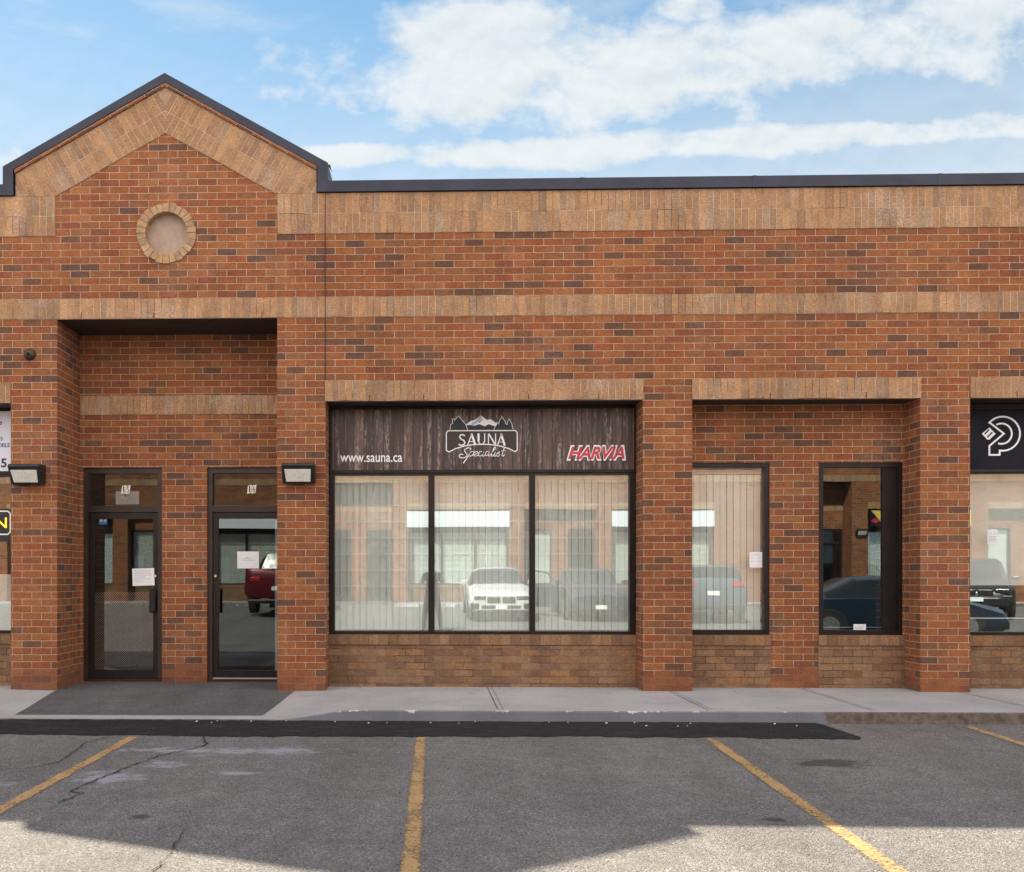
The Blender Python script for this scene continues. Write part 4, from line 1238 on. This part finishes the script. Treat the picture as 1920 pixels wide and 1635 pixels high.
def car(name, cat, label, loc, rz, color, st, wheels, wr, W, front, rear, door_open=False, metal=.2):
    """st: stations (x, z_low, z_belt, z_top, half_width_belt, half_width_top); +x is the nose"""
    root = empty(name, loc, rz); tag(root, label, cat, 'parked vehicles mirrored in the glass')
    paint = car_paint(name + '_paint', color, metal)
    body, glass = MB(), MB()
    def ring(s):
        x, zl, zb, zt, wb, wt = s
        cab = zt - zb > .38
        return [(x, 0, zl), (x, wb * .86, zl), (x, wb * .97, zl + .12), (x, wb, (zl + zb) / 2 + .05), (x, wb * .96, zb - .02), (x, wb * .93 if cab else wb * .90, zb),
                (x, (wb * .9 * .25 + wt * .75) if cab else wt, zb + (zt - zb) * .82), (x, wt * .86, zt - .01), (x, 0, zt)]
    rings = [ring(s) for s in st]
    cab = [s[3] - s[2] > .38 for s in st]
    for i in range(len(st) - 1):
        for j in range(8):
            for sg in (1, -1):
                q = [rings[i][j], rings[i][j + 1], rings[i + 1][j + 1], rings[i + 1][j]]
                q = [(p[0], p[1] * sg, p[2]) for p in q]
                if sg > 0: q.reverse()
                dz = abs(st[i][3] - st[i + 1][3])
                is_screen = (cab[i] != cab[i + 1] or (dz > .12 and (cab[i] or cab[i + 1])))
                if (j == 5 and cab[i] and cab[i + 1]) or (j in (6, 7) and is_screen) or (j == 5 and is_screen): glass.face(q)
                else: body.face(q)
    for k, rg in ((0, rings[0]), (-1, rings[-1])):
        q = [(p[0], p[1], p[2]) for p in rg] + [(p[0], -p[1], p[2]) for p in reversed(rg[1:-1])]
        body.face(q if k == 0 else list(reversed(q)))
    b = body.build('body', paint, root, smooth=True); md = b.modifiers.new('split', 'EDGE_SPLIT'); md.split_angle = R(38)
    glass.build('window', M['car_glass'], root, smooth=True)
    for wx in wheels:
        for sg in (1, -1):
            t = MB().tube([(wx, sg * (W - .21), wr), (wx, sg * (W + .005), wr)], wr, 24).build('tyre', M['tyre'], root)
            rm = MB().tube([(wx, sg * (W - .05), wr), (wx, sg * (W + .012), wr)], wr * .66, 5 * 4)
            rm.build('rim', M['rim'], t)
            arch = MB()
            for a in range(12):
                t0, t1 = math.pi * a / 12, math.pi * (a + 1) / 12; r0, r1 = wr + .01, wr + .06
                arch.face([(wx + r0 * math.cos(t0), sg * (W + .004), wr + r0 * math.sin(t0)), (wx + r1 * math.cos(t0), sg * (W + .004), wr + r1 * math.sin(t0)),
                           (wx + r1 * math.cos(t1), sg * (W + .004), wr + r1 * math.sin(t1)), (wx + r0 * math.cos(t1), sg * (W + .004), wr + r0 * math.sin(t1))])
            arch.build('wheel_arch', M['rubber'], root)
    xf_, zf = st[-1][0], front['z']
    for sg in (1, -1):
        for nm, x, z, mm, w, h, inset in (('headlight', xf_, zf, 'head', .36, .11, .60), ('taillight', st[0][0], rear['z'], 'tail', .34, .13, .62)):
            d = 1 if x > 0 else -1
            ya, yb = sg * (W * inset - w / 2 + .05), sg * (W * inset + w / 2 + .02)
            y0, y1 = min(ya, yb), max(ya, yb)
            MB().box(min(x - d * .14, x + d * .014), max(x - d * .14, x + d * .014), y0, y1, z - h / 2, z + h / 2).build(nm, M[mm], root, bevel=.02, weld=True)
        mx = front['mirror']
        MB().box(mx - .06, mx + .07, min(sg * (W - .03), sg * (W + .16)), max(sg * (W - .03), sg * (W + .16)), front['mz'] - .06, front['mz'] + .07).build('side_mirror', paint, root, bevel=.03, weld=True)
    # grille, intake, bumpers, plates
    if front.get('grille', True):
        for sg in (1, -1): MB().box(xf_ - .05, xf_ + .02, min(sg * .02, sg * .39), max(sg * .02, sg * .39), zf - .14, zf + .035).build('grille', M['black'], root, bevel=.025, weld=True)
        MB().box(xf_ - .05, xf_ + .012, -.55, .55, zf - .30, zf - .19).build('lower_intake', M['black'], root, bevel=.03, weld=True)
        for sg in (1, -1): MB().box(xf_ - .1, xf_ + .010, min(sg * .6, sg * .84), max(sg * .6, sg * .84), zf - .31, zf - .13).build('side_intake', M['black'], root, bevel=.03, weld=True)
    MB().box(xf_ + .016, xf_ + .028, -.155, .155, zf - .30, zf - .185).build('number_plate', M['white'], root)
    MB().box(st[0][0] - .024, st[0][0] - .008, -.155, .155, rear['pz'], rear['pz'] + .12).build('number_plate', M['white'], root)
    MB().box(st[0][0] - .03, st[0][0] + .1, -W * .86, W * .86, .33, .46).build('rear_bumper', M['black'] if rear.get('bump') is None else M[rear['bump']], root, bevel=.03, weld=True)
    if door_open:
        hx = front['mirror'] - .1
        dm = MB().prism_y([(0, .28), (-1.0, .28), (-1.05, .92), (-1.0, .97), (0, .92)], -.03, .03)
        D = dm.build('open_door', paint, root, bevel=.015, weld=True)
        D.location = (hx, W + .02, 0); D.rotation_euler = (0, 0, R(-62))
        wf = MB().ribbon([(-.02, .93), (-.35, 1.28), (-.9, 1.36), (-1.0, .96)], .035, -.02, .02); wf.build('window_surround', M['black'], D)
    return root


SED = [(-2.32, .38, .70, .86, .74, .58), (-2.22, .30, .78, .98, .86, .66), (-1.75, .26, .92, 1.03, .90, .70), (-1.45, .24, .95, 1.06, .915, .68), (-.75, .22, .96, 1.40, .915, .60), (-.1, .2, .95, 1.44, .915, .62),
       (.35, .2, .93, 1.40, .915, .61), (1.05, .2, .90, .97, .915, .70), (1.6, .22, .83, .89, .905, .72), (2.1, .22, .68, .79, .89, .70), (2.31, .24, .62, .71, .85, .68), (2.37, .27, .56, .65, .80, .64)]
fr = {'z': .585, 'mirror': .75, 'mz': 1.0}; rr = {'z': .82, 'pz': .55}
zg = lambda y: 0 if y > -9 else min(.40, (-9 - y) * .037)


def park(x, y): return (x, y, zg(y) + .0)


N90 = R(90)
car('white_sedan', 'car', 'white sedan parked nose forward, mirrored in the wide window', park(1.82, -15.8), N90, (.60, .60, .60), SED, (-1.42, 1.45), .335, .915, fr, rr, metal=0)
car('grey_sedan', 'car', 'dark grey sedan with its door open beside the white sedan', park(4.55, -15.9), N90, (.06, .075, .10), SED, (-1.42, 1.45), .335, .915, fr, rr, door_open=True, metal=.6)
SUV = [(-2.3, .42, .85, 1.02, .78, .60), (-2.24, .34, .95, 1.30, .90, .66), (-2.0, .30, 1.0, 1.62, .93, .68), (-1.2, .28, 1.02, 1.70, .94, .68), (-.1, .28, 1.02, 1.70, .94, .68), (.4, .28, 1.0, 1.62, .94, .67), (1.05, .28, .98, 1.08, .94, .74),
       (1.8, .28, .92, .99, .92, .74), (2.25, .3, .70, .82, .86, .68), (2.36, .36, .52, .66, .74, .58)]
car('grey_hatchback', 'car', 'grey blue hatchback with red tail lamps, mirrored in the narrow blinds window', park(7.75, -15.2), -N90 + .15, (.12, .16, .20), [tuple(v * (1, .95, .93, .9, .97, .97)[i] for i, v in enumerate(s)) for s in SUV], (-1.4, 1.4), .33, .91, fr, {'z': 1.0, 'pz': .7}, metal=.6)
car('navy_hatchback', 'car', 'navy blue hatchback close to the building, mirrored in the dark narrow window', park(9.95, -9.3), 0.03, (.010, .030, .055), SED, (-1.42, 1.45), .335, .915, fr, rr, metal=.3)
car('black_suv', 'car', 'black sport utility vehicle mirrored under the black sign', park(16.3, -16.5), N90 + .5, (.02, .021, .025), SUV, (-1.45, 1.45), .37, .94, {'z': .75, 'mirror': .8, 'mz': 1.1}, {'z': 1.0, 'pz': .7})
car('black_wagon', 'car', 'black wagon parked behind the black sport utility vehicle', park(20.6, -16.3), N90 + .3, (.03, .032, .036), SUV, (-1.45, 1.45), .37, .94, {'z': .75, 'mirror': .8, 'mz': 1.1}, {'z': 1.0, 'pz': .7})
PICK = [(-2.75, .55, 1.0, 1.30, .90, .82), (-2.70, .5, 1.0, 1.36, .98, .92), (-1.0, .45, 1.0, 1.36, .99, .93), (-.98, .45, 1.22, 1.36, .99, .93), (-.8, .45, 1.22, 1.84, .99, .72), (.5, .45, 1.2, 1.86, .99, .73), (1.1, .45, 1.16, 1.25, .99, .78), (2.2, .45, 1.05, 1.18, .97, .8), (2.6, .5, .85, 1.0, .92, .75)]
car('red_pickup', 'pickup', 'dark red pickup truck seen from behind in the glass of door 16', park(-4.62, -17.1), -N90, (.13, .005, .012), PICK, (-1.6, 1.75), .40, .99, {'z': .85, 'mirror': .9, 'mz': 1.35}, {'z': 1.05, 'pz': .72, 'bump': 'black'})


# ------------------------------------------------------------------ the photographer, mirrored beside the mullion
def person():
    x0, y0 = -.06, -10.78
    J = {'pelvis': ((0, 0, .95), (.155, .11)), 'waist': ((0, .01, 1.10), (.135, .10)), 'chest': ((0, 0, 1.30), (.165, .115)), 'neck0': ((0, 0, 1.47), (.07, .065)), 'neck': ((0, .02, 1.54), (.055, .055)),
         'head': ((0, .04, 1.62), (.078, .09)), 'crown': ((0, .035, 1.73), (.075, .088)), 'top': ((0, .03, 1.79), (.04, .05))}
    E = [('pelvis', 'waist'), ('waist', 'chest'), ('chest', 'neck0'), ('neck0', 'neck'), ('neck', 'head'), ('head', 'crown'), ('crown', 'top')]
    for s, n in ((-1, 'l'), (1, 'r')):
        J['hip' + n] = ((s * .10, 0, .88), (.10, .10)); J['knee' + n] = ((s * .17, .03, .50), (.065, .068)); J['calf' + n] = ((s * .19, .0, .36), (.058, .062)); J['ank' + n] = ((s * .21, -.02, .09), (.042, .045)); J['toe' + n] = ((s * .235, .15, .04), (.045, .032))
        E += [('pelvis', 'hip' + n), ('hip' + n, 'knee' + n), ('knee' + n, 'calf' + n), ('calf' + n, 'ank' + n), ('ank' + n, 'toe' + n)]
        J['sh' + n] = ((s * .19, 0, 1.42), (.065, .065)); J['el' + n] = ((s * .25, .10, 1.20), (.045, .045)); J['wr' + n] = ((s * .10, .27, 1.38), (.030, .028)); J['hd' + n] = ((s * .075, .31, 1.42), (.038, .022))
        E += [('chest', 'sh' + n), ('sh' + n, 'el' + n), ('el' + n, 'wr' + n), ('wr' + n, 'hd' + n)]
        for f, (dx, dz) in enumerate(((0, .05), (-.012, .03), (-.016, .01), (-.012, -.012))):
            J['f%d%s' % (f, n)] = ((s * (.052 + dx), .335, 1.43 + dz * .8), (.009, .009)); J['g%d%s' % (f, n)] = ((s * (.03 + dx), .345, 1.43 + dz * .8), (.008, .008))
            E += [('hd' + n, 'f%d%s' % (f, n)), ('f%d%s' % (f, n), 'g%d%s' % (f, n))]
        J['th' + n] = ((s * .06, .29, 1.445), (.010, .010)); J['ti' + n] = ((s * .04, .30, 1.462), (.009, .009)); E += [('hd' + n, 'th' + n), ('th' + n, 'ti' + n)]
    keys = list(J); me = bpy.data.meshes.new('person')
    me.from_pydata([J[k][0] for k in keys], [(keys.index(a), keys.index(b)) for a, b in E], [])
    o = bpy.data.objects.new('person', me); COL.objects.link(o); o.location = (x0, y0, zg(y0))
    sk = o.modifiers.new('skin', 'SKIN'); sk.use_smooth_shade = True
    for i, k in enumerate(keys): me.skin_vertices[0].data[i].radius = J[k][1]
    me.skin_vertices[0].data[0].use_root = True
    o.modifiers.new('sub', 'SUBSURF').levels = 2; o.modifiers['sub'].render_levels = 2
    mt, k, out = new_mat('dark_clothes_and_skin')
    x, y, z = k.xyz(k.node('ShaderNodeTexCoord').outputs['Object'])
    skin = k.m('MAXIMUM', k.m('GREATER_THAN', z, 1.51), k.m('GREATER_THAN', y, .25))
    principled(k, out, k.mix(skin, (.010, .010, .012), (.20, .12, .08)), .85)
    me.materials.append(mt)
    tag(o, 'person in black clothes holding a phone, mirrored at the window mullion', 'person')
    hair = MB()
    for i in range(5):
        for j in range(16):
            def P(a, b):
                t = math.pi * .62 * a / 5; p = 2 * math.pi * b / 16
                return (.088 * math.sin(t) * math.cos(p), .022 + .102 * math.sin(t) * math.sin(p) - .02 * a / 5, 1.72 + .09 * math.cos(t))
            hair.face([P(i + 1, j), P(i + 1, j + 1), P(i, j + 1), P(i, j)])
    hair.build('hair', M['black'], o, smooth=True)
    p = empty('phone', (0, -10.425, 1.44)); tag(p, 'black phone held up in both hands of the person', 'phone')
    MB().box(-.038, .038, -.006, .002, -.078, .078).build('case', M['black'], p, bevel=.004, weld=True)
    MB().box(-.034, .034, -.0075, -.0065, -.072, .072).build('screen', M['car_glass'], p)


person()
